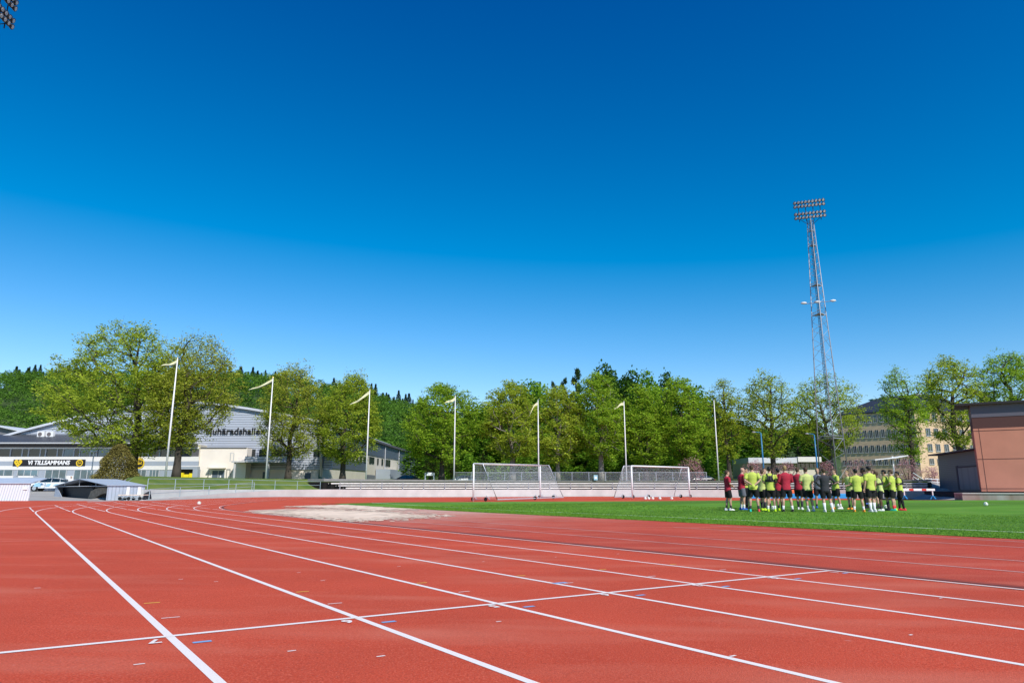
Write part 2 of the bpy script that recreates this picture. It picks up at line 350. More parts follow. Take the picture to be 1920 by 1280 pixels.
def ground_cells():
    xs = sorted(set([-2500, -1600, -1000, -700, -550, -450, -380, -320, -270, -230, -190, -160, -130, -110, -90]+list(np.arange(-76, 84, 1.6))+[90, 105, 120, 140, 165, 190, 220, 260, 310, 370, 450, 600, 900, 1500, 2500]))
    ys = sorted(set([-2000, -900, -400, -150, -60, -20, 10, 30]+list(np.arange(40, 112, 1.6))+[114, 118, 122, 127, 133, 140, 150, 160, 172, 185, 200, 220, 240, 260, 280, 300, 320, 340, 360, 380, 400, 415, 430, 450, 480, 520, 600, 800, 1300, 2500]))
    zz = {(i, j): ground_z(float(x), float(y)) for i, x in enumerate(xs) for j, y in enumerate(ys)}
    out = {'ground': [], 'asphalt_yard': [], 'grass_bank': []}
    for i in range(len(xs)-1):
        for j in range(len(ys)-1):
            cx, cy = (xs[i]+xs[i+1])/2, (ys[j]+ys[j+1])/2; k = 'ground'
            if cy > 30:
                t = cx/cy; o = outer(cx, cy)
                if o > 6 and t < -.552 and cy < 128: k = 'asphalt_yard'
                elif o > 6 and t >= .585 and cy < 112 and cx < 75: k = 'asphalt_yard'
                elif o > 9 and cy < 185: k = 'grass_bank'
            out[k].append((i, j))
    for k, cells in out.items():
        idx = {}; vs = []; fs = []
        def vid(a):
            if a not in idx: idx[a] = len(vs); vs.append((xs[a[0]], ys[a[1]], zz[a]))
            return idx[a]
        for i, j in cells: fs.append((vid((i, j)), vid((i+1, j)), vid((i+1, j+1)), vid((i, j+1))))
        mb = MB(); mb.v = vs; mb.f = fs
        o = mb.build(k, {'ground': M_EARTH, 'asphalt_yard': M_ASPH, 'grass_bank': M_BANK}[k], smooth=True); tag(o, kind='structure')
ground_cells()

RW = 38+8.75   # radius of the outer track edge round the bend centre
edge = [G(-420, 938.6), G(0, 938.6), G(150, 938.6), G(262, 938.3)]+[ringpt(px, RW) for px in range(280, 2300, 40)]
edge += [Vector((72, 62)), Vector((60, -14)), Vector((-24, -14)), Vector((-44, 20))]
sheet('running_track', edge, 0.0, M_RED, 2.0)
def sn2(s, n): return D2*s+N2*n
inf = [sn2(s, 8.30) for s in (-18, -8, 0, 6, 12, 18, 24, 30)]+[sn2(s, n) for s, n in ((34, 9.2), (36, 13), (40, 16.9), (30, 16.9), (20, 16.9), (10, 16.9), (0, 16.9), (-18, 16.9))]
sheet('long_jump_runway', inf, .004, M_RED2, 2.0)
pg = [sn2(s, 16.3+.04*math.sin(s*1.7)) for s in np.arange(-20, 43.6, .8)]+[G(600, 944.9), G(660, 943.2)]+[G(px, py) for px, py in ((733, 941.7), (888, 940.9), (960, 940.2), (1180, 939.6), (1440, 937.9), (1680, 937.3), (1920, 937.2), (2250, 937.2))]+[Vector((60, 20)), Vector((40, -12))]
sheet('football_pitch', pg, .012, M_GRASS, 2.0)
# sand spread by the landing pit
sa = [G(*p) for p in ((480, 958.6), (520, 957.4), (560, 956.9), (585, 955.4), (612, 954.6), (640, 955.5), (676, 957), (720, 959.4), (745, 961), (790, 965), (812, 966.6), (795, 969.2), (760, 969.6), (735, 972.2), (705, 973.2), (668, 976.4), (640, 974), (612, 973.4), (590, 971), (566, 968.8), (540, 965.6), (515, 962.4), (500, 960.5))]
def ragged(pg_, amp, step=.35):
    out = []
    for a, b in zip(pg_, pg_[1:]+pg_[:1]):
        L_ = (b-a).length; k = max(1, int(L_/step)); q = (b-a).normalized(); q = Vector((-q.y, q.x))
        for i in range(k):
            p = a+(b-a)*i/k; n_ = mnoise.noise(Vector((p.x*.9, p.y*.9, 3)))+.6*mnoise.noise(Vector((p.x*3.1, p.y*3.1, 8))); out.append(p+q*amp*n_)
    return out
sheet('sand', ragged(sa, .9), .010, M_SAND, 1.0)
sb = [G(*p) for p in ((547, 948.5), (590, 947.4), (612, 946.4), (665, 946.3), (700, 948.5), (745, 951), (780, 952.8), (797, 954), (770, 955.4), (738, 956.3), (700, 956.6), (660, 953.6), (612, 951.6), (575, 950.6))]
sheet('sand', ragged(sb, 1.3), .0115, M_SAND, 1.0)

mb = MB()
for pg_, k_ in ((sa, 1500), (sb, 700)):
    for _ in range(k_):
        i = random.randrange(len(pg_)); a, b = pg_[i], pg_[(i+1) % len(pg_)]; p = a.lerp(b, random.random())+Vector((random.gauss(0, .55), random.gauss(0, .7))); s__, n__ = sn(p.x, p.y)
        if n__ < 8.3 or n__ > 16.5 or s__ > 40: continue
        r_0 = .03+.16*random.random()**3; z = H(p.x, p.y)+.0135+.006*random.random()
        q = [(p.x+r_0*random.uniform(.6, 1.3)*math.cos(t)*.8, p.y+r_0*random.uniform(.6, 1.3)*math.sin(t)*1.6, z) for t in [2*PI*j/7 for j in range(7)]]; mb.add(q, [tuple(range(7))])
tag(mb.build('sand', M_SAND), kind='structure')
# painted lines
ml = MB(); mc = MB()
for i, n in enumerate(LN):
    R = NC-n
    pts = seg(sn2(-12, n), sn2(S0, n), 1.0)
    nar = 130
    pts += [CEN+(-N2*math.cos(a)+D2*math.sin(a))*R for a in [k/nar*2.55 for k in range(1, nar)]]
    ribbon(ml, pts, .05, .0022 if i < 7 else .0085)
    if i < 8:                                      # the sprint chute runs straight on
        s_end = 62
        s = 38.2
        cut = [(33.6, 36.7), (37.2, 41.5), (42, 47.5), (48, 62)]
        for a, b in cut:
            pp = [p for p in seg(sn2(a, n), sn2(b, n), .5) if outer(p.x, p.y) < 8.5 and 916+1349*(CH-H(p.x, p.y))/p.y > 940.3]
            if len(pp) > 1: ribbon(ml, pp, .05, .0024)
crossline = 4.885
ribbon(mc, seg(sn2(crossline, -6), sn2(crossline, 8.26), .6), .05, .0036)
tag(ml.build('lane_lines', M_LINE), kind='structure'); tag(mc.build('finish_line', M_LINE), kind='structure')
mr = MB()
for n in (9.93, 11.43): ribbon(mr, seg(sn2(-12, n), sn2(21, n)), .05, .008)
for n in (14.05, 15.5): ribbon(mr, seg(sn2(-12, n), sn2(12.5, n)), .05, .008)
tag(mr.build('runway_lines', mat('worn_line', (.60, .42, .38), rough=.8, var=.2, scale=2)), kind='structure')
mf = MB()
for py in (1015, 976.6, 951): 
    s_, n_ = sn(*G(0, py)); ribbon(mf, seg(sn2(s_, -14), sn2(s_, 8.1 if py > 960 else 5)), .035, .0045)
tag(mf.build('faded_lines', mat('faded_line', (.72, .30, .24), rough=.8, var=.2, scale=3)), kind='structure')
md = MB(); ribbon(md, seg(sn2(-12, 8.38), sn2(30, 8.38)), .055, .0055)  # flat strip; shade inside the slot put into its colour
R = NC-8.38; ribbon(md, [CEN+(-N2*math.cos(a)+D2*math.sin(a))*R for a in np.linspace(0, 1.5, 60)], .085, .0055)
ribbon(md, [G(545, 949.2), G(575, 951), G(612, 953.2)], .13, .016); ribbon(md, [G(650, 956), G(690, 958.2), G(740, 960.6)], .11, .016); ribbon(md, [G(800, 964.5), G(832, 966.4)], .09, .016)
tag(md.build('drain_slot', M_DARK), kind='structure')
mg = MB(); ribbon(mg, seg(sn2(-12, 8.50), sn2(24, 8.50)), .15, .0052)  # flat darker red band; shade of the shallow gutter put into its colour
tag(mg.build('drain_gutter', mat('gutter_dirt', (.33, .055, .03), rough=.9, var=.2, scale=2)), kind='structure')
mw = MB(); ribbon(mw, seg(sn2(-14, 18.75), sn2(41.5, 18.75)), .10, .0170)
e0 = sn2(41.5, 18.75)
ribbon(mw, [e0]+[G(px, py) for px, py in ((800, 943.7), (860, 942.8), (960, 942.1), (1180, 941), (1440, 940.2))], .09, .0170)
ribbon(mw, [G(px, py) for px, py in ((1700, 944.5), (1800, 944), (1890, 945.6))], .07, .0170)
tag(mw.build('touchline', M_LINE2), kind='structure')
def dash(mb, px, py, ln, wd):
    c = G(px, py); ribbon(mb, [c-N2*ln/2, c+N2*ln/2], wd*1.9, .003)
b_ = MB(); y_ = MB(); w_ = MB()
for p in ((379, 1203), (729, 1165.5), (992, 1137), (1201, 1115.5), (1361, 1099), (1496, 1084.5), (1585, 1074), (1440, 1058.5)): dash(b_, *p, .105, .022)
dash(b_, 1050, 1092.5, .17, .035)
for p in ((285, 1130), (567, 1109), (791, 1092.5), (977, 1079), (1130, 1067.5), (1262, 1057.5), (1352, 1051)): dash(y_, *p, .115, .014)
for p in ((320, 1157.5), (628, 1131), (870, 1109), (1066, 1092.5), (1222, 1080), (1355, 1068)): dash(w_, *p, .12, .010)
for p in ((70, 1102), (339, 1085.5), (560, 1073), (748, 1061.6), (605, 1088), (906, 1052.5), (1042, 1044), (1159, 1038), (261, 1245), (714, 1230), (935, 1165), (1374, 1229.6), (405, 1090), (1708, 1190), (1764, 1121), (547, 1220)): dash(w_, *p, .035+.02*random.random(), .009)
tag(b_.build('blue_track_marks', mat('blue_mark', (.20, .38, .62), rough=.7)), kind='structure')
tag(y_.build('yellow_track_marks', mat('yellow_mark', (.85, .50, .07), rough=.7)), kind='structure')
tag(w_.build('white_track_marks', M_LINE), kind='structure')
for i, (px, py) in enumerate(((289, 1203), (651, 1165.4), (925, 1137), (1135, 1115), (1306, 1097.5), (1449, 1084), (1563, 1073))):
    c = G(px, py); s_, n_ = sn(*c)
    Mx = Matrix(((-N2.x, -D2.x, 0, c.x), (-N2.y, -D2.y, 0, c.y), (-.0124*-1, 0, 1, H(c.x, c.y)+.006), (0, 0, 0, 1)))
    o = text_mesh('lane_number', str(7-i), .15, M_LINE, None, Mx, bold=.004, ext=.0004); o['kind'] = 'structure'

# blades of grass along the near pitch
def grass():
    n = 90000; s = RNG.uniform(-6, 34, n); nn = 16.25+np.abs(RNG.normal(0, 1, n))*(1.0+.03*(s+6))
    nn[n//2:] = RNG.uniform(16.3, 30, n-n//2)
    ok_ = np.abs(nn-18.75) > .12; s, nn = s[ok_], nn[ok_]; n = len(s)
    x = D2.x*s+N2.x*nn; y = D2.y*s+N2.y*nn
    k = (y > 8) & (y < 42) & (np.abs(x/y) < .85); x, y = x[k], y[k]; n = len(x)
    z = np.array([H(a, b) for a, b in zip(x, y)])+.010
    a = RNG.uniform(0, 2*PI, n); h = RNG.uniform(.012, .026, n)*(1+y/80); wd = .004+.0006*y
    lx, ly = RNG.normal(0, .012, n), RNG.normal(0, .012, n)
    V = np.empty((n, 3, 3)); V[:, 0] = np.c_[x-np.cos(a)*wd, y-np.sin(a)*wd, z]; V[:, 1] = np.c_[x+np.cos(a)*wd, y+np.sin(a)*wd, z]; V[:, 2] = np.c_[x+lx, y+ly, z+h]
    o = quads_obj('pitch_grass_blades', V, leafmat('blade', (.11, .24, .025), (.22, .40, .055), .5), None)
    tag(o, 'short green grass blades on the football pitch', 'grass', kind='stuff')
def quads_obj(name, V, m, parent, tint=None):
    n, k, _ = V.shape; me = bpy.data.meshes.new(name)
    me.vertices.add(n*k); me.vertices.foreach_set('co', V.reshape(-1).astype(np.float32))
    me.loops.add(n*k); me.loops.foreach_set('vertex_index', np.arange(n*k, dtype=np.int32))
    me.polygons.add(n); me.polygons.foreach_set('loop_start', np.arange(n, dtype=np.int32)*k); me.polygons.foreach_set('loop_total', np.full(n, k, np.int32))
    me.update(calc_edges=True)
    t = RNG.uniform(0, 1, n) if tint is None else tint
    at = me.attributes.new('tint', 'FLOAT', 'FACE'); at.data.foreach_set('value', t.astype(np.float32))
    me.materials.append(m); o = bpy.data.objects.new(name, me); COL.objects.link(o); o.parent = parent; return o
grass()

# ------------------------------------------------------------------ trees
M_BARK = mat('bark', (.065, .054, .042), rough=.95, var=.35, scale=2.5, bump=1, bscale=12, stretch=(1, 1, .25))
M_BARKG = mat('bark_grey', (.22, .20, .17), rough=.95, var=.35, scale=2.5, bump=1, bscale=12, stretch=(1, 1, .25))
L_SPRING = leafmat('leaf_spring', (.16, .25, .018), (.52, .62, .07), .35, .5)
L_OLIVE = leafmat('leaf_olive', (.18, .24, .02), (.54, .58, .08), .4, .5)
L_FRESH = leafmat('leaf_fresh', (.12, .24, .014), (.42, .60, .055), .35, .5)
L_WOOD = leafmat('leaf_wood', (.06, .16, .01), (.22, .40, .035), .25, .4)
L_DEEP = leafmat('leaf_deep', (.022, .065, .010), (.075, .16, .022), .3, .25)
L_CONIF = leafmat('needles', (.014, .036, .012), (.045, .085, .028), .3, .1)
L_BROWN = leafmat('leaf_brown', (.12, .10, .03), (.32, .28, .08), .9, .3)
L_PINK = leafmat('blossom', (.30, .12, .13), (.72, .42, .44), 1.5, .3)

def leaf_quads(C, size, rng, flat=.0, k=4):
    n = len(C); a = rng.normal(size=(n, 3)); a /= np.linalg.norm(a, axis=1)[:, None]
    b = rng.normal(size=(n, 3)); b = np.cross(a, b); b /= np.linalg.norm(b, axis=1)[:, None]
    s = size*rng.uniform(.6, 1.35, n)[:, None]
    a[:, 2] *= .55; b[:, 2] *= .55; V = np.empty((n, 4, 3)); V[:, 0] = C+a*s; V[:, 1] = C+b*s*.62; V[:, 2] = C-a*s*.9; V[:, 3] = C-b*s*.62
    return V
def crown_tree(h, halfw, fork, seed, tips=230, leaves=9000, leaf=.17, trunk_r=.42, dens_top=1.0, lean=0.0, low=.16, wx=1.0, shapef=None, spread=.75):
    """returns (trunk MB, leaf centres). h: height, halfw: crown half width, fork: height where limbs start"""
    rng = np.random.default_rng(seed); base = h*low
    ph = rng.uniform(0, 2*PI, 6)
    def rad(z, az):
        q = (z-base)/(h-base); q = np.clip(q, 0, 1)
        r = halfw*np.power(np.clip(np.sin(PI*np.power(q, .78)), 0, 1), .55) if shapef is None else halfw*shapef(q)
        return r*(1+.13*np.sin(2*az+ph[0]+3*q)+.10*np.sin(3*az+ph[1]-5*q)+.07*np.sin(7*az+9*q+ph[2]))
    T = []
    while len(T) < tips:
        z = rng.uniform(base, h); az = rng.uniform(0, 2*PI); r = rad(z, az)*math.sqrt(rng.uniform(.08, 1))
        if rng.uniform() > r/halfw+.15: continue
        T.append((r*math.cos(az)*wx+lean*(z-base), r*math.sin(az), z))
    T = np.array(T)
    nodes = [np.array((0, 0, z+0.0)) for z in np.linspace(0, fork, 6)]
    par = [-1, 0, 1, 2, 3, 4]; plen = [0, 0, 0, 0, 0, 0]
    # a leader through the crown
    for z in np.linspace(fork, h*.72, 6)[1:]:
        nodes.append(nodes[-1]+np.array((rng.normal(0, .25)+lean*.5, rng.normal(0, .25), (h*.72-fork)/5))); par.append(len(nodes)-2); plen.append(plen[-1]+1.0)
    T = T[np.argsort(np.linalg.norm(T-np.array((0, 0, fork)), axis=1))]
    for t in T:
        A = np.array(nodes); dd = np.linalg.norm(A-t, axis=1); cost = dd+.35*np.array(plen)+np.where(A[:, 2] > t[2]-.2*dd, dd*.7, 0)+np.where(A[:, 2] < fork*.8, 50, 0)
        j = int(np.argmin(cost)); p = nodes[j]; L = dd[j]; k = max(1, int(L/1.1)); prev = j
        for q in range(1, k+1):
            u = q/k; pt = p+(t-p)*u+np.array((0, 0, 1))*(-.10*L*math.sin(PI*u) if t[2] > p[2] else .10*L*math.sin(PI*u))+(rng.normal(0, .05*L/k, 3) if q < k else 0)
            nodes.append(pt); par.append(prev); plen.append(plen[prev]+L/k); prev = len(nodes)-1
    nchild = [0]*len(nodes); area = [0.0]*len(nodes)
    for i in range(len(nodes)-1, 0, -1):
        if area[i] == 0: area[i] = 1.0
        area[par[i]] += area[i]
    area[0] = area[1]; mx = area[0]
    rr = [max(.014, trunk_r*math.pow(a/mx, .52)) for a in area]
    for i, z in enumerate(np.linspace(0, fork, 6)): rr[i] = trunk_r*(1.35-.35*min(1, i/2))*(1-.04*i)
    mb = MB()
    mb.tube(nodes[:6], rr[:6], 9)
    for i in range(6, len(nodes)):
        a, b = nodes[par[i]], nodes[i]; r0 = min(rr[par[i]], rr[i]*1.5); mb.tube([a, b], [r0, rr[i]], 6 if rr[i] > .09 else 4 if rr[i] > .04 else 3, cap=False)
    # leaves hang in small sprays about the outer nodes; bare twigs stick out
    outer_i = [i for i in range(11, len(nodes)) if rr[i] < .075]
    idx = rng.choice(outer_i, leaves); Cn = np.array(nodes)[idx]
    q = (Cn[:, 2]-base)/(h-base); keep = rng.uniform(size=len(Cn)) < np.where(q > .55, 1-(1-dens_top)*(q-.55)/.45, 1)
    Cn = Cn[keep]
    # several leaves share a spray
    spr = rng.normal(size=(len(outer_i)*5, 3))*spread; si = rng.integers(0, 5, len(Cn)); mp_ = {i: k for k, i in enumerate(outer_i)}
    oi = np.array([mp_[i] for i in idx[keep]]); C = Cn+spr[oi*5+si]+rng.normal(size=(len(Cn), 3))*np.array((.33, .33, .17))
    C = C[C[:, 2] > base*.75]
    for _ in range(260):
        i = outer_i[rng.integers(len(outer_i))]; a = nodes[i]; o = a-np.array((0, 0, fork)); o = o/np.linalg.norm(o)
        mb.tube([a, a+o*rng.uniform(.5, 1.2)+rng.normal(0, .22, 3)], [.014, .006], 3, cap=False)
    return mb, C
def tint_for(C, rng):
    t = rng.uniform(0, 1, len(C)); return t
def put_tree(name, px, Y, mbC, lm, bark, label, group=None, cat='tree', leaf=.17, rz=0, z=None, sub=0.0, clumps=True):
    mb, C = mbC; x = X(px, Y); z = ground_z(x, Y)-.05 if z is None else z
    e = empty(name, (x, Y, z), rz, label, cat, group)
    mb.build('trunk', bark, e, smooth=True)
    rng = np.random.default_rng(int(px*7+Y))
    quads_obj('crown', leaf_quads(C, leaf, rng), lm, e, tint_for(C, rng))
    return e
def vase(q): return np.power(np.clip(np.sin(PI*np.power(np.clip(q, 0, 1), 1.0)), 0, 1), .62)*(.86+.25*q)
def hgt(pytop, px, Y):   # height above ground of a pixel row at depth Y
    return P(px, pytop, Y).z-ground_z(X(px, Y), Y)
# (trunk px, depth, top px row, crown left px, crown right px, material, label, options)
GRP = 'big trees in a row behind the running track'
row = [
 (246, 84, 602, 72, 345, L_SPRING, 'largest broad tree at the far left, olive green crown above the black banner', dict(fork=4.4, leaves=56000, tips=520, leaf=.15, trunk_r=.62, low=.17, dens_top=.45)),
 (330, 82, 622, 268, 432, L_OLIVE, 'tall thinly leaved tree with bare top twigs behind the leftmost flagpole', dict(fork=5.2, leaves=30000, tips=400, leaf=.14, trunk_r=.43, low=.2, dens_top=.22)),
 (540, 99, 681, 472, 604, L_OLIVE, 'tree with yellow green crown beside the second flagpole from the left', dict(fork=4.2, leaves=24000, tips=300, leaf=.15, trunk_r=.42, low=.2, dens_top=.7)),
 (642, 100, 703, 588, 718, L_SPRING, 'forked dense tree before the dark corner of the grey hall, left of third flagpole', dict(fork=3.2, leaves=27000, tips=300, leaf=.16, trunk_r=.42, low=.19, dens_top=.9)),
 (828, 104, 721, 758, 900, L_FRESH, 'round bright green tree standing alone beside the fourth flagpole', dict(fork=3.8, leaves=26000, tips=260, leaf=.18, trunk_r=.42, low=.22)),
 (961, 106, 716, 898, 1012, L_SPRING, 'round olive tree whose trunk shows through the net of the left goal', dict(fork=4.4, leaves=23000, tips=240, leaf=.18, trunk_r=.45, low=.24, dens_top=.8)),
 (1046, 107, 724, 1000, 1096, L_SPRING, 'tree with slim dark trunk just right of the left goal', dict(fork=4.6, leaves=18000, tips=200, leaf=.18, trunk_r=.36, low=.2)),
 (1128, 107, 700, 1072, 1178, L_FRESH, 'tall dense tree with pale lower trunk between the two goals', dict(fork=5.0, leaves=23000, tips=230, leaf=.18, trunk_r=.44, low=.2)),
 (1212, 109, 722, 1160, 1252, L_FRESH, 'fresh green tree rising behind the right goal', dict(fork=4.0, leaves=18000, tips=200, leaf=.19, trunk_r=.36, low=.18)),
 (1285, 110, 708, 1226, 1336, L_FRESH, 'broad green tree left of the flagpole without a pennant', dict(fork=4.6, leaves=20000, tips=220, leaf=.19, trunk_r=.45, low=.2)),
 (1368, 110, 713, 1328, 1402, L_SPRING, 'narrow tree with twiggy top just right of the flagpole without a pennant', dict(fork=4.6, leaves=12000, tips=200, leaf=.17, trunk_r=.38, low=.22, dens_top=.45)),
 (1452, 109, 696, 1392, 1496, L_SPRING, 'open fan shaped tree standing left of the floodlight tower against the sky', dict(fork=4.8, leaves=13000, tips=250, leaf=.17, trunk_r=.45, low=.2, dens_top=.6)),
 (1560, 112, 698, 1490, 1632, L_SPRING, 'tree seen through the lattice legs of the floodlight tower', dict(fork=4.6, leaves=16000, tips=240, leaf=.17, trunk_r=.42, low=.22, dens_top=.5)),
 (1714, 110, 689, 1664, 1746, L_FRESH, 'slim upright tree in front of the corner of the tall brick building', dict(fork=3.5, leaves=12000, tips=230, leaf=.17, trunk_r=.4, low=.2, dens_top=.5)),
 (1806, 112, 668, 1742, 1862, L_SPRING, 'large tree above the grey shed at the right', dict(fork=4.5, leaves=16000, tips=260, leaf=.18, trunk_r=.45, low=.25, dens_top=.75)),
 (1908, 112, 659, 1852, 1985, L_FRESH, 'rightmost large tree rising behind the red brown building', dict(fork=4.5, leaves=18000, tips=260, leaf=.18, trunk_r=.45, low=.3, dens_top=.8)),
]
for i, (px, Y, top, l, r, lm, lab, kw) in enumerate(row):
    leaf = kw.pop('leaf'); h = hgt(top+4, px, Y); hw = (X(r, Y, 800)-X(l, Y, 800))/2*.93
    off = ((l+r)/2-px)*Y/1320
    mbC = crown_tree(h, hw, seed=100+i, lean=off/h*1.3, spread=.46, shapef=vase if top < 725 and px in (330, 1452, 1560, 1714, 1806, 1908, 1368) else None, **kw)
    put_tree('leafy_tree', px, Y, mbC, lm, M_BARKG if px > 900 and px < 1200 else M_BARK, lab, GRP, leaf=leaf)

# trees of the wood behind the row, each with its own place and height
def simple_crown(h, hw, low, seed, n, lumps=16):
    rng = np.random.default_rng(seed); L = []
    for i in range(lumps):
        q = (i+.5)/lumps; z = h*low+(h-h*low)*q; r = hw*math.sin(PI*min(1, q**.8*.93+.05))**.6*rng.uniform(.35, .75); a = i*2.4+rng.uniform(-.4, .4)
        L.append((r*math.cos(a), r*math.sin(a), z*.96, rng.uniform(.30, .48)*hw))
    L = np.array(L); k = rng.integers(0, lumps, n); d = rng.normal(size=(n, 3)); d /= np.linalg.norm(d, axis=1)[:, None]
    d *= np.power(rng.uniform(.25, 1, n), .4)[:, None]*(1+.25*np.sin(5*d[:, :1]+7*d[:, 1:2]))
    return L[k, :3]+d*L[k, 3:4]*np.array((1, 1, .8))
def simple_trunk(h, r=.2):
    mb = MB(); mb.tube([(0, 0, 0), (.1, 0, h*.4), (-.1, .1, h*.85)], [r, r*.7, .04], 6)
    for k in range(6):
        z = h*(.3+.09*k); a = k*2.4; mb.tube([(0, 0, z), (math.cos(a)*h*.16, math.sin(a)*h*.16, z+h*.12)], [r*.4, .03], 4, cap=False)
    return mb
def conifer_quads(h, r, seed, n):
    rng = np.random.default_rng(seed); tiers = 15; ti = rng.integers(0, tiers, n); q = ti/tiers
    z = h*(.12+.86*q)+rng.uniform(-.045, .045, n)*h; rr = r*(1-q)**.85*rng.uniform(.1, 1, n)**.6*(1+.2*np.sin(ti*3.7)); a = rng.uniform(0, 2*PI, n)
    a = a+0
    return np.c_[rr*np.cos(a), rr*np.sin(a), z-rr*.28]
wood_protos = []
for k, (lm, nn) in enumerate(((L_WOOD, 5200), (L_DEEP, 5200), (L_FRESH, 5200), (L_WOOD, 5200))):
    e = empty('woodland_tree', (0, 0, 0)); simple_trunk(10, .22).build('trunk', M_BARK, e, smooth=True)
    C = simple_crown(10, 3.4, .12, 40+k, nn, 20); rng = np.random.default_rng(k); quads_obj('crown', leaf_quads(C, .24, rng), lm, e, tint_for(C, rng)); wood_protos.append(e)
con_protos = []
for k in range(2):
    e = empty('conifer_tree', (0, 0, 0)); mb = MB(); mb.tube([(0, 0, 0), (0, 0, 9.9)], [.18, .03], 5); mb.build('trunk', M_BARK, e)
    C = conifer_quads(10, 2.1+.4*k, 60+k, 5200); rng = np.random.default_rng(k+9); quads_obj('crown', leaf_quads(C, .13, rng), L_CONIF, e, tint_for(C, rng)); con_protos.append(e)
pe = empty('conifer_tree', (0, 0, 0)); mb = MB(); mb.tube([(0, 0, 0), (.1, 0, 6), (0, 0, 9.8)], [.2, .14, .03], 5); mb.build('trunk', M_BARK, pe)
rng = np.random.default_rng(77); LL = np.array([(math.cos(i*2.1)*(1.9-.12*i), math.sin(i*2.1)*(1.9-.12*i), 4.6+.45*i, .95-.03*i) for i in range(12)]); kk = rng.integers(0, 12, 3200)
C = LL[kk, :3]+rng.normal(size=(3200, 3))*LL[kk, 3:4]*np.array((.55, .55, .22)); quads_obj('crown', leaf_quads(C, .22, rng), L_CONIF, pe, tint_for(C, rng))
index_children()
used = set()
def place_proto(p, px, Y, top, width, label, group, cat='tree', z=None):
    width *= {'woodland_tree': 1.45, 'conifer_tree': 1.25}[p.name[:13] if p.name[0] == 'w' else p.name[:12]]
    x = X(px, Y); zz = ground_z(x, Y)-.2 if z is None else z; h = P(px, top, Y).z-zz
    c = p if p.name not in used else clone(p); used.add(p.name)
    c.location = (x, Y, zz); sw = (width*Y/1320)/6.6; c.scale = (sw, sw, h/10*1.0); c.rotation_euler = (0, 0, random.uniform(0, 6.28))
    tag(c, label, cat, group); return c
WG = 'trees of the wood behind the track'
wood = [(905, 128, 752, 74, 0, 'green tree low behind the gap right of the lone round tree'), (925, 150, 745, 60, 1, 'dark tree behind the gap between the lone tree and the next'), (985, 140, 712, 70, 0, 'darker tree rising behind the tree seen through the left goal'),
 (1012, 150, 709, 55, 2, 'pointed fresh tree top above the left goal'), (1180, 150, 702, 62, 1, 'dark green tree top right of the tall pine'), (1188, 142, 688, 52, 1, 'highest dark broadleaf crown above the gap between the goals'),
 (1222, 146, 694, 50, 0, 'dark green crown above the left post of the right goal'), (1262, 146, 691, 44, 1, 'dark pointed crown above the right goal'), (1238, 130, 716, 72, 2, 'mid green crown in front of the dark ones above the right goal'),
 (1312, 140, 720, 60, 0, 'wood crown left of the flagpole without a pennant'), (1345, 150, 735, 50, 1, 'low dark crown behind the flagpole without a pennant'),
 (880, 135, 770, 60, 2, 'low green tree right of the lone round tree'), (940, 130, 790, 90, 2, 'low bushy tree between the fourth and fifth flagpoles'), (1080, 130, 745, 70, 0, 'wood crown behind the slim trunk right of the left goal'),
 (1100, 128, 800, 90, 3, 'low bushy tree behind the wire fence between the goals'), (1010, 128, 800, 90, 2, 'low bushy tree behind the left goal'), (1180, 128, 790, 90, 3, 'low bushy tree behind the left post of the right goal'),
 (1250, 128, 790, 90, 2, 'low bushy tree behind the middle of the right goal'), (1320, 130, 795, 80, 3, 'low bushy tree beside the pink blossom'), (1500, 175, 785, 60, 1, 'dark tree far behind the left leg of the floodlight tower'),
 (1535, 180, 772, 46, 1, 'dark distant tree behind the floodlight tower'), (860, 140, 800, 80, 3, 'low green tree behind the two reddish shrubs'), (790, 140, 812, 70, 0, 'low green tree right of the dark end of the grey hall'),
 (1420, 160, 800, 70, 0, 'distant green tree above the flat white building'), (1385, 165, 790, 60, 2, 'distant tree right of the flagpole without a pennant')]
for px, Y, top, wd, k, lab in wood: place_proto(wood_protos[k], px, Y, top+11, wd, lab, WG)
for px, Y, top, wd, lab in ((1085, 175, 687, 34, 'tall pine with layered dark branches against the sky'), (1060, 178, 706, 26, 'smaller dark pine left of the tall layered pine'), (1040, 180, 712, 20, 'smallest pine left of the two dark pines')):
    place_proto(pe, px, Y, top, wd, lab, 'pines on the hillock')
for px, Y, top, wd, lab in ((1143, 168, 678, 44, 'broad dark tree at the highest point of the wood'), (1158, 172, 690, 34, 'dark tree just right of the highest tree of the wood')):
    place_proto(wood_protos[1], px, Y, top+9, wd*1.25, lab, 'dark treetops of the wood')
# ridge of spruces on the hill at the left
rg = random.Random(3); i = 0
for px in list(np.arange(-6, 160, 6.2))+list(np.arange(400, 524, 6.6))+list(np.arange(592, 800, 6.4)):
    px = px+rg.uniform(-5, 5); Y = rg.uniform(400, 455); tp = interp(px, [(-20, 690), (30, 686), (130, 684), (300, 690), (410, 688), (520, 692), (600, 708), (700, 722), (780, 744), (860, 765)])+rg.choice([-4, -1, 1, 3, 5, 7, 9, 11])
    seg_ = 'at the left edge of the photo, left of the largest tree' if px < 160 else 'between the bare topped tree and the second flagpole' if px < 530 else 'on the falling crest left of the third flagpole' if px < 690 else 'on the falling crest right of the third flagpole'
    place_proto(con_protos[i % 2], px, Y, tp, rg.uniform(24, 36), 'dark spruce '+seg_, 'spruces along the hill crest, '+seg_); i += 1
LB = {50: 'second', 70: 'third', 440: 'fifth', 480: 'seventh', 730: 'eleventh', 450: 'lowest', 500: 'eighth', 620: 'ninth', 660: 'tenth', 700: 'twelfth', 750: 'rightmost', 20: 'leftmost', 110: 'fourth'}
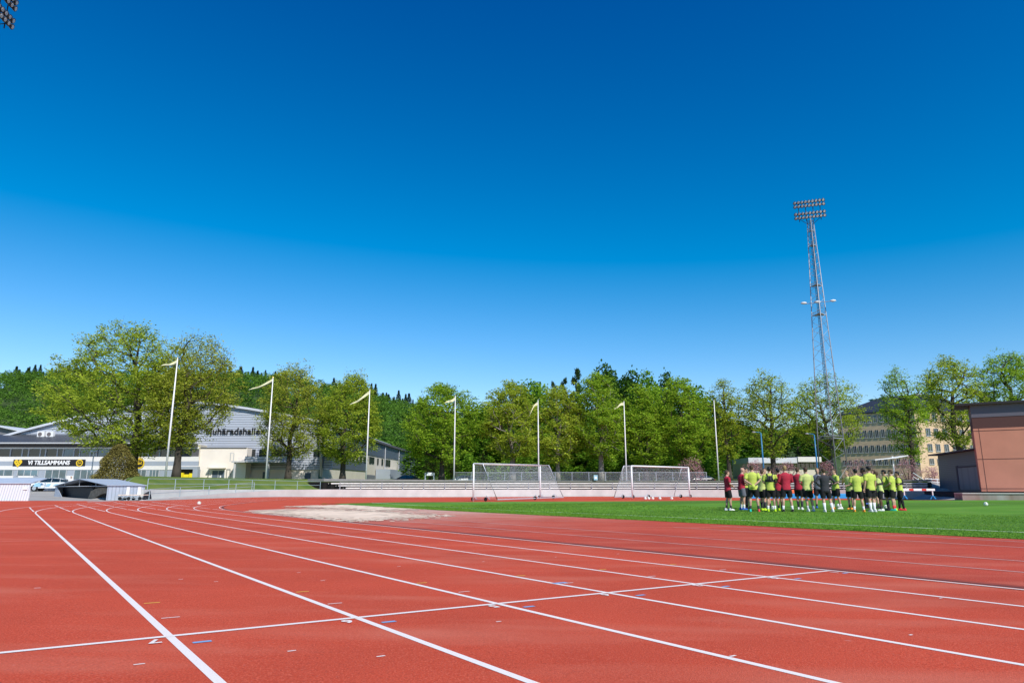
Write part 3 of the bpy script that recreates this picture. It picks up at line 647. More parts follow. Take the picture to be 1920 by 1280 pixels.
for px, Y, tp, wd, n in ((50, 380, 716, 16, 6), (70, 375, 714, 15, 5), (440, 390, 722, 16, 6), (480, 380, 730, 14, 6), (730, 360, 768, 14, 4), (450, 350, 748, 13, 4), (500, 400, 712, 16, 5), (620, 395, 730, 16, 6), (660, 385, 742, 16, 6), (700, 390, 750, 16, 6), (750, 380, 772, 15, 5), (20, 395, 708, 15, 5), (110, 390, 712, 15, 5)):
    for q in range(n): place_proto(con_protos[q % 2], px+rg.uniform(-14, 14), Y+rg.uniform(-8, 8), tp+rg.uniform(-4, 8), wd*rg.uniform(1.1, 1.6), 'dark spruce in the '+LB[px]+' clump part way down the wooded hill', LB[px]+' spruce clump on the hill slope')

def hill_forest():
    rng = np.random.default_rng(21); V = []; tints = []
    cnt = 0
    for row_y in np.arange(196, 462, 8.2):
        x0, x1 = -0.80*row_y, .62*row_y
        for x in np.arange(x0, x1, 7.2):
            xx, yy = x+rng.uniform(-2.6, 2.6), row_y+rng.uniform(-3, 3); px = 960+1320*xx/yy
            if px > 1345 and yy < 300: continue
            if px > 840 and yy < 225: continue
            zz = ground_z(xx, yy); hgt_ = rng.uniform(8, 12.5)*(1 if px < 1300 else .7); rad = rng.uniform(3.2, 4.9); n = int(250*(300/yy)**.8)
            d = rng.normal(size=(n, 3)); d /= np.linalg.norm(d, axis=1)[:, None]; d[:, 2] = np.abs(d[:, 2])*1.1-.25
            C = np.array((xx, yy, zz+hgt_-rad*.9))+d*rad*(1+.16*np.sin(6*d[:, :1]+5*d[:, 1:2]+cnt))*rng.uniform(.75, 1, (n, 1))
            V.append(leaf_quads(C, .46, rng)); tints.append(np.clip(rng.uniform(0, 1, n)*.45+rng.uniform(0, .55), 0, 1)); cnt += 1
    o = quads_obj('hillside_forest', np.concatenate(V), leafmat('leaf_hill', (.042, .115, .015), (.15, .29, .04), .02, .3), None, np.concatenate(tints))
    tag(o, 'dense green broadleaf wood covering the distant hill', 'forest', kind='stuff')
hill_forest()
def under():
    rng = np.random.default_rng(8); n = 26000
    px = rng.uniform(790, 1340, n); Y = rng.uniform(119, 127, n); x = (px-960)/1320*Y
    top = 4.2+1.8*np.sin(x*.35)+1.1*np.sin(x*.9+1)+.6*np.sin(x*2.3); z = rng.uniform(0, 1, n)**.75*top
    gz = np.array([ground_z(a, b) for a, b in zip(x[:400], Y[:400])]).mean()
    o = quads_obj('undergrowth', leaf_quads(np.c_[x, Y, gz+z], .26, rng), L_WOOD, None, rng.uniform(0, 1, n)); tag(o, 'dark green undergrowth at the edge of the wood behind the wire fence', 'undergrowth', kind='stuff')
under()
def bush(name, px, Y, top, bottom, width, lm, label, n=2500, leaf=.10, bark=None, group=None, cone=False, trunk=True, cat='bush'):
    x = X(px, Y, bottom); z = P(px, bottom, Y).z; h = P(px, top, Y).z-z; hw = width*Y/1320/2
    e = empty(name, (x, Y, z), 0, label, cat, group); rng = np.random.default_rng(int(px))
    if cone:
        d = rng.normal(size=(n, 3)); d /= np.linalg.norm(d, axis=1)[:, None]; q = rng.uniform(0, 1, n)**1.1; r = hw*(1-q)**.52*rng.uniform(.6, 1.0, n)*(1+.1*np.sin(q*14)); a = rng.uniform(0, 2*PI, n)
        C = np.c_[r*np.cos(a), r*np.sin(a), q*h]
    else:
        C = simple_crown(h, hw*1.05, .10 if not trunk else .28, int(px), n, 14)
    mb = MB()
    for k in range(7):
        a = k*.9; mb.tube([(0, 0, -.1), (math.cos(a)*hw*.3, math.sin(a)*hw*.3, h*.4), (math.cos(a)*hw*.55, math.sin(a)*hw*.55, h*.75)], [.05, .035, .012], 4)
    mb.build('trunk', M_BARK, e); quads_obj('crown', leaf_quads(C, leaf, rng), lm, e, rng.uniform(0, 1, n)); return e
bush('weeping_shrub', 218, 72, 832, 903, 86, L_BROWN, 'cone shaped brownish weeping shrub between the open shed and the black banner', n=21000, leaf=.085, cone=True, cat='shrub')
RS = 'two reddish shrubs beside the signboard'
bush('young_tree', 806, 112, 850, 905, 34, L_BROWN, 'round reddish green shrub left of the lone round tree trunk', n=2600, leaf=.10, group=RS, cat='shrub')
bush('young_tree', 848, 112, 852, 905, 34, L_BROWN, 'round reddish green shrub between the lone tree trunk and the fourth flagpole', n=2600, leaf=.10, group=RS, cat='shrub')
bush('young_tree', 905, 114, 848, 905, 34, L_BROWN, 'thin reddish shrub just behind the left post of the left goal', n=1500, leaf=.10, cat='shrub')
PK = 'pink flowering bushes behind the players'
for px, w_, tp, lab in ((1300, 58, 860, 'pink flowering bush at the right post of the right goal'), (1416, 46, 864, 'pink flowering bush behind the leftmost players'), (1478, 60, 868, 'pink flowering bush behind the player in the red jacket'),
                        (1552, 34, 866, 'small pink flowering bush inside the floodlight tower legs'), (1612, 68, 863, 'broad pink flowering bush right of the floodlight tower'), (1704, 52, 860, 'pink flowering bush at the foot of the slim upright tree'), (1748, 36, 876, 'small pink flowering bush left of the grey shed')):
    bush('flowering_bush', px, 103, tp, 908, w_, L_PINK, lab, n=1900, leaf=.085, group=PK, trunk=False)
for o_ in wood_protos+con_protos+[pe]: pass

# ------------------------------------------------------------------ walls, terrace, rails round the bend
M_TIMBER = mat('pale_timber', (.84, .79, .72), rough=.8, var=.15, scale=1.5, stretch=(.4, 3, 3))
M_RAIL = mat('rail_steel', (.36, .45, .48), rough=.5, metal=.2, var=.08, scale=3)
M_RAILD = mat('terrace_rail_steel', (.36, .38, .40), rough=.5, metal=.2, var=.08, scale=3)
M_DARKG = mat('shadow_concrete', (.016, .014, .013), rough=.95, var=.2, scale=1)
RWALL = 46.9
def wallrun(mb, pxs, r0, r1, ztop, zbot=-.8):
    """wall of a ring: ztop(px, x, y)"""
    prev = None
    for px in pxs:
        a = ringpt(px, r0); d = (a-CEN).normalized(); b = CEN+d*r1; zt = ztop(px, a.x, a.y)
        cur = [(a.x, a.y, zbot), (b.x, b.y, zbot), (b.x, b.y, zt), (a.x, a.y, zt)]
        if prev: mb.add(prev+cur, [(0, 4, 7, 3), (3, 7, 6, 2), (1, 2, 6, 5)])
        else: mb.add(cur, [(0, 3, 2, 1)])
        prev = cur
    mb.add(prev, [(0, 1, 2, 3)])
def wz(px, x, y):  # top of the low wall, from its row in the photo
    return P(px, interp(px, [(270, 937.2), (330, 932), (400, 927), (470, 921.5), (540, 917.6), (620, 917), (1740, 917.8)]), y).z
pxs = list(np.arange(270, 1741, 14))
mb = MB(); wallrun(mb, pxs, RWALL, RWALL+.25, wz); o = mb.build('retaining_wall', M_CONC)
tag(o, 'long pale concrete wall curving round the far bend of the track', 'wall')
mb = MB(); wallrun(mb, [x for x in pxs if x <= 560], RWALL+1.75, RWALL+2.0, lambda px, x, y: P(px, interp(px, [(270, 917.2), (400, 917), (560, 917.4)]), y).z)
tag(mb.build('ramp_wall', M_CONC), 'grey concrete wall behind the sloping ramp below the left grass bank', 'wall')
mb = MB()
prev = None
for px in [x for x in pxs if x <= 580]:
    a = ringpt(px, RWALL+.25); d = (a-CEN).normalized(); b = CEN+d*(RWALL+1.75); z = wz(px, a.x, a.y)-.04; cur = [(a.x, a.y, z), (b.x, b.y, z)]
    if prev: mb.add(prev+cur, [(0, 2, 3, 1)])
    prev = cur
tag(mb.build('ramp', M_CONC2), kind='structure')
# terrace: three seat rows
tp = [x for x in np.arange(606, 1741, 14)]
e = empty('terrace', (0, 0, 0), 0, 'low spectator terrace of three pale plank rows above the long concrete wall', 'terrace')
def tz(k, y): return CH+(915.9-(914.4-k*4.3))*y/1349
for k in range(3):
    r0 = RWALL+.3+k*.75
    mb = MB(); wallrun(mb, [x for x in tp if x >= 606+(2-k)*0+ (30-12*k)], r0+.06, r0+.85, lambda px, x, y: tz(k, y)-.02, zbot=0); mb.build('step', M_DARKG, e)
    mb = MB(); prev = None
    for px in [x for x in tp if x >= 606+(30-12*k)]:
        a = ringpt(px, r0-.02); d = (a-CEN).normalized(); b = CEN+d*(r0+.42); z1 = tz(k, a.y)+.06; z0 = z1-.12
        cur = [(a.x, a.y, z0), (b.x, b.y, z0), (b.x, b.y, z1), (a.x, a.y, z1)]
        if prev: mb.add(prev+cur, [(0, 4, 7, 3), (3, 7, 6, 2), (1, 2, 6, 5), (0, 1, 5, 4)])
        prev = cur
    mb.build('seat_plank', M_TIMBER, e)
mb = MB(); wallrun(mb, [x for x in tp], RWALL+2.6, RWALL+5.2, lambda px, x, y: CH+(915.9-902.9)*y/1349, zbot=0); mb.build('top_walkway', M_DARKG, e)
mb = MB(); wallrun(mb, [x for x in tp], RWALL+2.55, RWALL+5.3, lambda px, x, y: CH+(915.9-902.0)*y/1349, zbot=2.0); mb.build('coping', mat('coping_grey', (.24, .235, .22), rough=.9, var=.1), e)
def railing(name, label, pxs, r, ztop, zbot, m, rails=(0.0, .5), rp=.03, hook=.0, rr_=.022, group=None):
    e = empty(name, (0, 0, 0), 0, label, 'railing', group)
    pts = []
    for px in pxs:
        a = ringpt(px, r); zt, zb = ztop(px, a.y), zbot(px, a.y); mb = MB()
        q = (a-CEN).normalized()*(-hook); mb.tube([(a.x, a.y, zb-.05), (a.x, a.y, zt-hook), (a.x-q.x*0, a.y-q.y*0, zt)], rp, 6); mb.build('post', m, e)
    for k in rails:
        mb = MB(); L = []
        for px in np.arange(pxs[0], pxs[-1]+1, (pxs[-1]-pxs[0])/60):
            a = ringpt(px, r); zt, zb = ztop(px, a.y), zbot(px, a.y); L.append((a.x, a.y, zt-(zt-zb)*k))
        mb.tube(L, rr_, 6); mb.build('rail', m, e, smooth=True)
    return e
zat = lambda pts: (lambda px, y: P(px, interp(px, pts), y).z)
railing('bank_railing', 'grey blue tube railing on top of the wall below the left grass bank', [276, 327.5, 381, 428, 472, 515, 557, 600], RWALL+1.88,
        zat([(270, 897), (430, 898.5), (600, 902.5)]), zat([(270, 917), (600, 917)]), M_RAIL, (0, .47))
railing('ramp_railing', 'lower grey blue handrail climbing along the ramp by the left grass bank', [281, 338, 392, 442, 476], RWALL+.12,
        zat([(270, 917.5), (338, 913), (392, 910.5), (442, 906.5), (480, 903.8)]), zat([(270, 936), (338, 932), (392, 928), (442, 923), (480, 920)]), M_RAIL, (0, .45))
tposts = [637+39.4*k for k in range(28)]
railing('terrace_railing', 'long steel railing with upright posts standing before the plank terrace', tposts, RWALL+.12, zat([(600, 903.6), (1740, 904.6)]), zat([(600, 917), (1740, 917.8)]), M_RAILD, (0, .5), rp=.055, rr_=.012)
# wire fence behind the terrace
def wire_fence():
    e = empty('wire_fence', (0, 0, 0), 0, 'grey wire mesh fence with steel posts behind the terrace under the trees', 'fence'); Y = 101
    xs = np.arange(852, 1345, 31.5); L = []
    for px in xs:
        x = X(px, Y, 890); z = 1.99; mb = MB(); mb.tube([(x, Y, z), (x, Y, z+1.25)], .045, 6); mb.build('post', M_STEEL, e); L.append((x, Y, z+1.2))
    mb = MB(); mb.tube([L[0], L[-1]], .025, 5); mb.build('rail', M_STEEL, e)
    mb = MB(); x0, x1 = L[0][0], L[-1][0]
    for k in range(int((x1-x0)/.14)): mb.box(x0+k*.14, x0+k*.14+.010, Y-.004, Y+.004, 2.0, 3.18)
    for k in range(9): mb.box(x0, x1, Y-.0045, Y+.0045, 2.05+k*.13, 2.058+k*.13)
    mb.build('wire_mesh', M_STEEL, e)
wire_fence()

# ------------------------------------------------------------------ flagpoles
M_FLAG = mat('pennant_yellow', (.74, .74, .46), rough=.8); M_FLAGD = mat('pennant_dark', (.05, .05, .06), rough=.8)
fl = [(310, 72, 895, 672, 329, (-29, 8), 'leftmost flagpole, tallest, with pennant flying level to the left', 1), (498, 84, 898, 708, 512, (-44, 19), 'second flagpole from the left, pennant with dark edge drooping left', 1),
      (686, 93, 900, 731, 691, (-36, 24), 'third flagpole from the left with a thin ragged pennant drooping steeply', 0), (851, 98, 902, 742, 853, (-20, 9), 'fourth flagpole from the left with a short wide pennant', 0),
      (1010, 101, 903, 750, 1009, (-17, 26), 'fifth flagpole, behind the left goal, pennant hanging almost straight down', 0), (1175, 104, 904, 752, 1169, (-20, 11), 'sixth flagpole, at the left post of the right goal, with curled pennant', 0),
      (1348, 106, 904, 750, 1338, None, 'rightmost white flagpole without any pennant', 0)]
for px, Y, pb, pt, ptx, fg, lab, dk in fl:
    x = X(px, Y, pb); zb = P(px, pb, Y).z; zt = P(ptx, pt, Y).z; zb = min(zb, ground_z(x, Y))-.05 if px < 600 else zb-.3; h = zt-zb
    e = empty('flagpole', (x, Y, zb), 0, lab, 'flagpole', 'white flagpoles along the bend'); mb = MB(); mb.tube([(0, 0, 0), (0, 0, h*.5), (0, 0, h)], [.105, .09, .05], 10); mb.build('pole', M_WHITE, e, smooth=True)
    mb = MB(); mb.sphere((0, 0, h+.05), .08, 8, 6); mb.build('finial', mat('brass', (.6, .45, .15), rough=.3, metal=.8), e)
    if fg:
        sx_ = fg[0]*Y/1320; sz = -fg[1]*Y/1349; n = 14; mb = MB(); md_ = MB()
        for i in range(n+1):
            q = i/n; wv = .14*math.sin(q*9+px)*q; cx_ = sx_*q; cz = h-.42+sz*(q**1.5 if px in (1010, 1175) else q)+.08*math.sin(q*7+px); hw = .19*(1-q)**.8+.03
            mb.v += [(cx_-.05, wv, cz+hw), (cx_-.05, wv+.05*math.sin(q*12), cz-hw*.4), (cx_-.05, wv, cz-hw)]
            if i:
                b = (i-1)*3; mb.f += [(b, b+3, b+4, b+1)]; md_.f += [(b+1, b+4, b+5, b+2)]
        md_.v = list(mb.v); p_ = mb.build('pennant', M_FLAG, e); md_.build('pennant_border', M_FLAGD if dk else M_FLAG, p_)

# ------------------------------------------------------------------ floodlight towers
M_LAMPG = mat('lamp_glass', (.48, .49, .52), rough=.35, spec=.5); M_LAMPB = mat('lamp_housing', (.03, .03, .035), rough=.4, metal=.3)
M_GALV = mat('tower_steel', (.36, .38, .41), rough=.5, metal=.25, var=.1, scale=2)
M_GALVD = mat('ladder_steel', (.035, .04, .05), rough=.5, metal=.2)
def tower(loc, rz, h, b0, b1, label):
    e = empty('floodlight_tower', loc, rz, label, 'floodlight tower', 'floodlight towers')
    def leg(k, z):
        t = z/h; w_ = b0+(b1-b0)*t; a = k*2*PI/3+PI/2*0+.55; return Vector((w_*math.cos(a), w_*math.sin(a), z))
    for k in range(3):
        mb = MB(); mb.tube([leg(k, 0), leg(k, h*.5), leg(k, h)], [.09, .075, .06], 7); mb.build('leg', M_GALV, e, smooth=True)
    zs = [0]; z = 0
    while z < h-.5: z += max(1.15, 3.6*(1-z/h)**.8+.75); zs.append(min(z, h))
    for k in range(3):
        mb = MB()
        for a, b in zip(zs, zs[1:]):
            m_ = (a+b)/2; mb.tube([leg(k, a), leg((k+1) % 3, m_)], .027, 4); mb.tube([leg((k+1) % 3, m_), leg(k, b)], .027, 4)
        mb.build('lattice_bracing', M_GALV, e)
    mb = MB(); c = (leg(0, 0)+leg(1, 0))/2
    for z in np.arange(1, h, .45): mb.box(-.2+c.x*(1-z/h)*.3, .2+c.x*(1-z/h)*.3, -.03, .03, z, z+.03)
    for s_ in (-.2, .2): mb.tube([(s_+c.x*.3, 0, 1), (s_, 0, h)], .035, 4)
    mb.tube([(0, .25, 1), (0, .15, h)], .045, 5)
    mb.build('ladder', M_GALVD, e)
    for z in (h*.155, h*.62, h*.735, h*.80 if False else h*.895, h*.955):
        w_ = (b0+(b1-b0)*z/h)*1.02; mb = MB(); L = [leg(k, z)*1.0 for k in range(3)]
        mb.prism([L[0]*1, L[1]*1, L[2]*1], (0, 0, -.10))
        for k in range(3): mb.tube([L[k]+Vector((0, 0, .35)), L[(k+1) % 3]+Vector((0, 0, .35))], .03, 4)
        mb.build('platform', M_GALV, e)
    # side arms with three street lamps at mid height
    z = h*.665; mb = MB(); mb.tube([(-2.0, 0, z), (2.0, 0, z+.1)], .05, 5); mb.build('lamp_arm', M_GALV, e)
    for x_ in (-2.1, -.1, 2.1):
        mb = MB(); mb.rings([(x_, -.1, z-.05, .12, .12), (x_, -.1, z+.05, .46, .26), (x_, -.1, z+.22, .40, .22), (x_, -.1, z+.30, .15, .1)], 12); mb.build('street_lamp_head', mat('lamp_white', (.75, .75, .72), rough=.4), e, smooth=True)
    # head frame and lamps
    mb = MB()
    for z in (h+.45, h+1.1, h+2.4, h+3.05): mb.tube([(-2.15, 0, z), (2.15, 0, z)], .05, 5)
    for x_ in (-1.6, -.55, .55, 1.6): mb.tube([(x_, 0, h-.2), (x_, 0, h+3.1)], .055, 5)
    for s_ in (-1, 1): mb.tube([(s_*.3, 0, h-.8), (s_*1.6, 0, h+.3)], .04, 4)
    mb.build('head_frame', M_GALVD, e)
    proto = None
    for r_, z in enumerate((h+.35, h+1.0, h+2.3, h+2.95)):
        for i in range(9):
            x_ = -2.1+i*.525; R_ = Matrix.Translation((x_, -.32, z)) @ Matrix.Rotation(math.radians((-4+i)*4), 4, 'Z') @ Matrix.Rotation(math.radians(114), 4, 'X')
            if proto is None:
                mb = MB(); mb.rings([(0, 0, -.30, .09, .09), (0, 0, -.24, .15, .15), (0, 0, -.08, .24, .24), (0, 0, .04, .27, .27), (0, 0, .075, .275, .275)], 14, cap=True)
                mb.box(-.03, .03, -.03, .35, -.34, -.22)
                g = MB(); g.rings([(0, 0, .076, .19, .19), (0, 0, .10, .17, .17)], 14)
                pm, pg_ = mb.mesh('floodlight', True), g.mesh('lamp_glass', False); pm.materials.append(M_LAMPB); pg_.materials.append(M_LAMPG); proto = (pm, pg_)
            o = bpy.data.objects.new('floodlight', proto[0]); COL.objects.link(o); o.parent = e; o.matrix_local = R_
            q = bpy.data.objects.new('lamp_glass', proto[1]); COL.objects.link(q); q.parent = o
    return e
Yt = 104; xt = X(1566, Yt, 897); zt0 = 1.9; htop = P(1515, 412, Yt).z-zt0
tower((xt, Yt, zt0), -.34, htop, 2.35, .52, 'tall lattice floodlight tower rising behind the players at the right')
# the second tower stands just outside the left edge; only the tip of its lamp head shows
r_ = ray(24, 6); kk = (htop+zt0+3.0-CH)/r_.z; hd = Vector((0, 0, CH))+r_*kk
ang = math.atan2(-hd.x, hd.y)+.95
cx_, cy_ = hd.x-2.15*math.cos(ang), hd.y-2.15*math.sin(ang)
tower((cx_, cy_, .1 if cy_ < 55 else yard(cx_, cy_)), ang, htop+1.9, 2.35, .52, 'floodlight tower cut by the top left corner, only its lamps in view')
print('tower2', cx_, cy_)

# ------------------------------------------------------------------ buildings
class Facade:
    """a vertical wall plane between two ground points given as (photo column, depth)"""
    def __init__(s, a, b):
        s.a = Vector((X(a[0], a[1]), a[1])); s.b = Vector((X(b[0], b[1]), b[1])); s.d = (s.b-s.a).normalized()
        s.n = Vector((s.d.y, -s.d.x))
        if s.n.dot(-s.a) < 0: s.n = -s.n
    def uz(s, px, py):
        r = ray(px, py); o = Vector((0, 0)); den = Vector((r.x, r.y)).dot(s.n); t = s.a.dot(s.n)/den
        p = Vector((r.x*t, r.y*t)); return (p-s.a).dot(s.d), CH+r.z*t
    def w(s, u, z, off=0): p = s.a+s.d*u+s.n*off; return Vector((p.x, p.y, z))
    def poly(s, mb, pts, t=.1, off=0):
        q = [s.uz(*p) for p in pts]; return s.polyw(mb, q, t, off)
    def polyw(s, mb, q, t=.1, off=0):
        a = [s.w(u, z, off) for u, z in q]; mb.prism(a, (s.n.x*t, s.n.y*t, 0)); return mb
    def rect(s, mb, x0, y0, x1, y1, t=.1, off=0):
        ym = (y0+y1)/2; u0 = s.uz(x0, ym)[0]; u1 = s.uz(x1, ym)[0]; xm = (x0+x1)/2; za = s.uz(xm, y0)[1]; zb = s.uz(xm, y1)[1]
        return s.polyw(mb, [(u0, zb), (u1, zb), (u1, za), (u0, za)], t, off)
    def M(s, px, py, off):   # text matrix: x along wall, y up
        u, z = s.uz(px, py); p = s.w(u, z, off); d = s.d if s.d.x > 0 else -s.d
        return Matrix(((d.x, 0, s.n.x, p.x), (d.y, 0, s.n.y, p.y), (0, 1, 0, p.z), (0, 0, 0, 1)))
def bld(name, label, loc): return empty(name, loc, 0, label, 'building')
def part(name, mb, m, e, lab=None):
    o = mb.build(name, m, e, local=False); 
    if lab: o['label'] = lab
    return o
M_CREAM = mat('cream_render', (.84, .76, .67), rough=.9, var=.05, scale=.5)
M_CREAMW = mat('cream_render_wing', (.62, .57, .47), rough=.9, var=.05, scale=.5)
M_BANDW = mat('white_panel', (.74, .72, .68), rough=.6, var=.04, scale=.3)
M_BANDG = mat('grey_panel', (.33, .37, .42), rough=.6, var=.05, scale=.3)
M_HALL = corr('hall_sheet', (.50, .54, .62), 'Z', .375, .22)
M_SLATE = corr('slate_sheet', (.105, .13, .17), 'Z', .30, .55)
M_ROOFD = corr('roof_dark', (.065, .07, .08), 'X', .6, .7)
M_ROOFL = mat('roof_light', (.60, .62, .66), rough=.5, var=.08, scale=.3)
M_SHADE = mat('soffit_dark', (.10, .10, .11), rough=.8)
M_FRAME = mat('window_frame', (.50, .51, .52), rough=.5)
M_GLASS = glass(); M_GLASSB = mat('glass_blue', (.06, .13, .17), rough=.06, spec=.9, var=.5, scale=.5)
M_DOOR = mat('door_grey', (.10, .13, .17), rough=.5)

# clubhouse
f = Facade((-60, 107.5), (372, 107.5)); e = bld('clubhouse', 'long two storey clubhouse with dark roof and striped grey and white front at the left', (X(150, 107.5), 107.5, 2.0))
f.u0 = 0
mb = MB(); f.rect(mb, -60, 833, 372, 902, 10, -10.2); part('wall', mb, M_CREAMW, e)
for y0, y1, m, nm in ((838.2, 841.0, M_WHITE, 'white_strip'), (855.5, 864.3, M_BANDW, 'white_band'), (864.3, 872.8, M_BANDG, 'grey_band'), (872.8, 880.3, M_BANDW, 'white_band'), (880.3, 902, M_BANDG, 'grey_base')):
    mb = MB(); f.rect(mb, -60, y0, 372, y1, .2 if nm != 'grey_base' else .14, -.2); part(nm, mb, m, e)
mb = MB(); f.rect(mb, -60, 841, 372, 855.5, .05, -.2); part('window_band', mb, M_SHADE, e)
xw = [(-30, -14), (-10, 18), (22, 40), (43, 52), (55, 74), (76, 84), (88, 106), (109, 117), (120, 137), (139, 148), (151, 168), (171, 180), (184, 202), (206, 224), (228, 244), (248, 266), (268, 277), (284, 298), (302, 316), (320, 338)]
for k, (a, b) in enumerate(xw):
    mb = MB(); f.rect(mb, a, 841.6, b, 855, .06, -.14); o = part('window', mb, M_GLASSB if k in (8, 10, 11, 12) else M_GLASS, e)
    mb = MB(); f.rect(mb, b, 841.2, b+2.2, 855.4, .12, -.15); part('window_post', mb, M_FRAME, e)
for a, b in ((-25, 24), (33, 71), (85, 124), (139, 176), (246, 274), (280, 298)):
    mb = MB(); f.rect(mb, a, 881, b, 891 if a < 40 else 897, .08, -.06); o = part('window', mb, M_GLASSB, e)
    mb = MB()
    for q in range(4): xx = a+(b-a)*q/3; f.rect(mb, xx-.5, 881, xx+.5, 891 if a < 40 else 897, .06, .02)
    part('frame', mb, M_FRAME, o) if False else (lambda p: (setattr(p, 'parent', o)))(mb.build('frame', M_FRAME))
for a, b in ((-25, 24), (33, 62), (124, 138)):
    mb = MB(); f.rect(mb, a, 891.5, b, 900, .10, -.05); part('white_panel', mb, M_BANDW, e)
# roof with overhanging eave, ridge behind
mb = MB(); z0 = f.uz(100, 832)[1]; z1 = f.uz(100, 815)[1]; ua, ub = f.uz(-60, 835)[0], f.uz(372, 835)[0]
A = [f.w(ua, z0, 1.6), f.w(ub, z0, 1.6), f.w(ub-2, z1, -2.3), f.w(ua, z1, -2.3)]; mb.prism(A, (0, 0, .22))
part('roof', mb, M_ROOFD, e); mb = MB(); f.rect(mb, -60, 832.2, 372, 838, .15, .1); part('soffit', mb, M_SHADE, e)  # flat dark band on the wall; shade under the eave put into its colour
mb = MB(); f.polyw(mb, [(ua, z0-.05), (ub, z0-.05), (ub, z0+.14), (ua, z0+.14)], .1, 1.6); part('gutter', mb, M_FRAME, e)
for px in (67, 84, 252, 268):
    zc = f.uz(px, 815)[1]; c = f.w(f.uz(px, 812)[0], zc-.25, -1.4); ac = MB(); ac.box(-.55, .55, -.25, .25, 0, .92)
    o = empty('air_conditioner', c, 0, {67: 'left air conditioner of the pair at the left on the clubhouse roof', 84: 'right air conditioner of the pair at the left on the clubhouse roof', 252: 'left air conditioner on the roof right of the big trunk', 268: 'right air conditioner on the roof right of the big trunk'}[px], 'air conditioner', 'air conditioners on the clubhouse roof')
    ac.build('casing', M_WHITE, o); g = MB(); g.tube([(-.1, -.26, .45), (-.1, -.30, .45)], .31, 16); g.build('fan', mat('fan_grille', (.16, .14, .14), rough=.6), o)
    g = MB(); g.box(-.5, -.42, -.2, .2, -.35, 0); g.box(.42, .5, -.2, .2, -.35, 0); g.build('bracket', M_STEEL, o)
mb = MB(); 
# banner
be = empty('banner', f.w(f.uz(92, 867)[0], f.uz(92, 867)[1], 0), 0, 'long black banner with white words between a yellow heart and a yellow round emblem', 'banner')
mb = MB(); f.poly(mb, [(24, 873.6), (159.5, 873.4), (161, 861), (26, 861.2)], .03, .02); part('cloth', mb, mat('banner_black', (.018, .018, .022), rough=.7), be)
M_YEL = mat('emblem_yellow', (.80, .55, .03), rough=.6); M_BLK = mat('emblem_black', (.015, .015, .015), rough=.6)
def place_text(nm, body, size, m, e, fac, px, py, off, **k):
    o = text_mesh(nm, body, size, m, None, fac.M(px, py, off), **k); o.parent = e; o.matrix_parent_inverse = Matrix.Translation(e.location).inverted(); return o
place_text('lettering', 'VI TILLSAMMANS', .88, mat('banner_white', (.82, .82, .82), rough=.7), be, f, 92.5, 867.3, .09, bold=.03, shear=.12, width=6.45)
def disc(f_, px, py, r0, r1, off, t=.02, n=28, wob=0):
    mb = MB(); u, z = f_.uz(px, py)
    for i in range(n):
        a, b = 2*PI*i/n, 2*PI*(i+1)/n; ra = 1+wob*math.sin(a*9); rb = 1+wob*math.sin(b*9)
        f_.polyw(mb, [(u+r0*math.cos(a), z+r0*math.sin(a)), (u+r1*ra*math.cos(a), z+r1*ra*math.sin(a)), (u+r1*rb*math.cos(b), z+r1*rb*math.sin(b)), (u+r0*math.cos(b), z+r0*math.sin(b))], t, off)
    return mb
def childof(mb, nm, m, e):
    o = mb.build(nm, m); o.parent = e; o.matrix_parent_inverse = Matrix.Translation(e.location).inverted(); return o
u, z = f.uz(34.5, 867.5); hp = [(u+.046*16*math.sin(t)**3*.82, z+.044*(13*math.cos(t)-5*math.cos(2*t)-2*math.cos(3*t)-math.cos(4*t))*.95) for t in np.linspace(0, 2*PI, 26)[:-1]]
mb = MB(); f.polyw(mb, hp, .03, .055); childof(mb, 'heart', M_YEL, be)
mb = MB()
for dx, dy in ((-.25, .1), (.05, .2), (.22, -.02), (-.05, -.2)): f.polyw(mb, [(u+dx-.08, z+dy-.05), (u+dx+.10, z+dy-.03), (u+dx+.08, z+dy+.05), (u+dx-.1, z+dy+.03)], .02, .09)
childof(mb, 'heart_scribble', M_BLK, be)
childof(disc(f, 149.5, 867.5, .39, .53, .055), 'emblem_ring', M_YEL, be)
def strokes(px, py, sc_, off, nm, m, e):
    u, z = f.uz(px, py); mb = MB()
    for x0, y0, x1, y1, t in ((-.30, -.05, -.18, .22, .07), (-.18, .22, -.10, -.12, .07), (-.06, -.14, .02, .12, .06), (.02, .12, .10, -.12, .06), (.14, -.08, .26, .20, .07), (-.34, -.18, .34, -.06, .05), (-.25, .28, .28, .33, .05)):
        a = Vector((x0, y0))*sc_; b = Vector((x1, y1))*sc_; q = (b-a).normalized(); q = Vector((-q.y, q.x))*t*sc_/2
        f.polyw(mb, [(u+a.x+q.x, z+a.y+q.y), (u+a.x-q.x, z+a.y-q.y), (u+b.x-q.x, z+b.y-q.y), (u+b.x+q.x, z+b.y+q.y)], .02, off)
    childof(mb, nm, m, e)
strokes(149.5, 867.5, .88, .06, 'emblem_lettering', M_YEL, be)
em = empty('round_emblem', f.w(f.uz(262, 868)[0], f.uz(262, 868)[1], 0), 0, 'large round black and yellow emblem on the clubhouse front right of the weeping shrub', 'sign')
childof(disc(f, 262, 868.5, 0, .76, .05, wob=.05), 'disc', M_BLK, em); childof(disc(f, 262, 868.5, .61, .77, .08), 'ring', M_YEL, em); strokes(262, 868, 1.35, .09, 'lettering', M_YEL, em)
mb = MB()
for k in range(-2, 3):
    u, z = f.uz(262+k*2.6, 859.5-1.5+abs(k)*.8); f.polyw(mb, [(u-.09, z-.2), (u+.09, z-.2), (u, z+.25)], .03, .08)
childof(mb, 'crown_points', M_YEL, em)

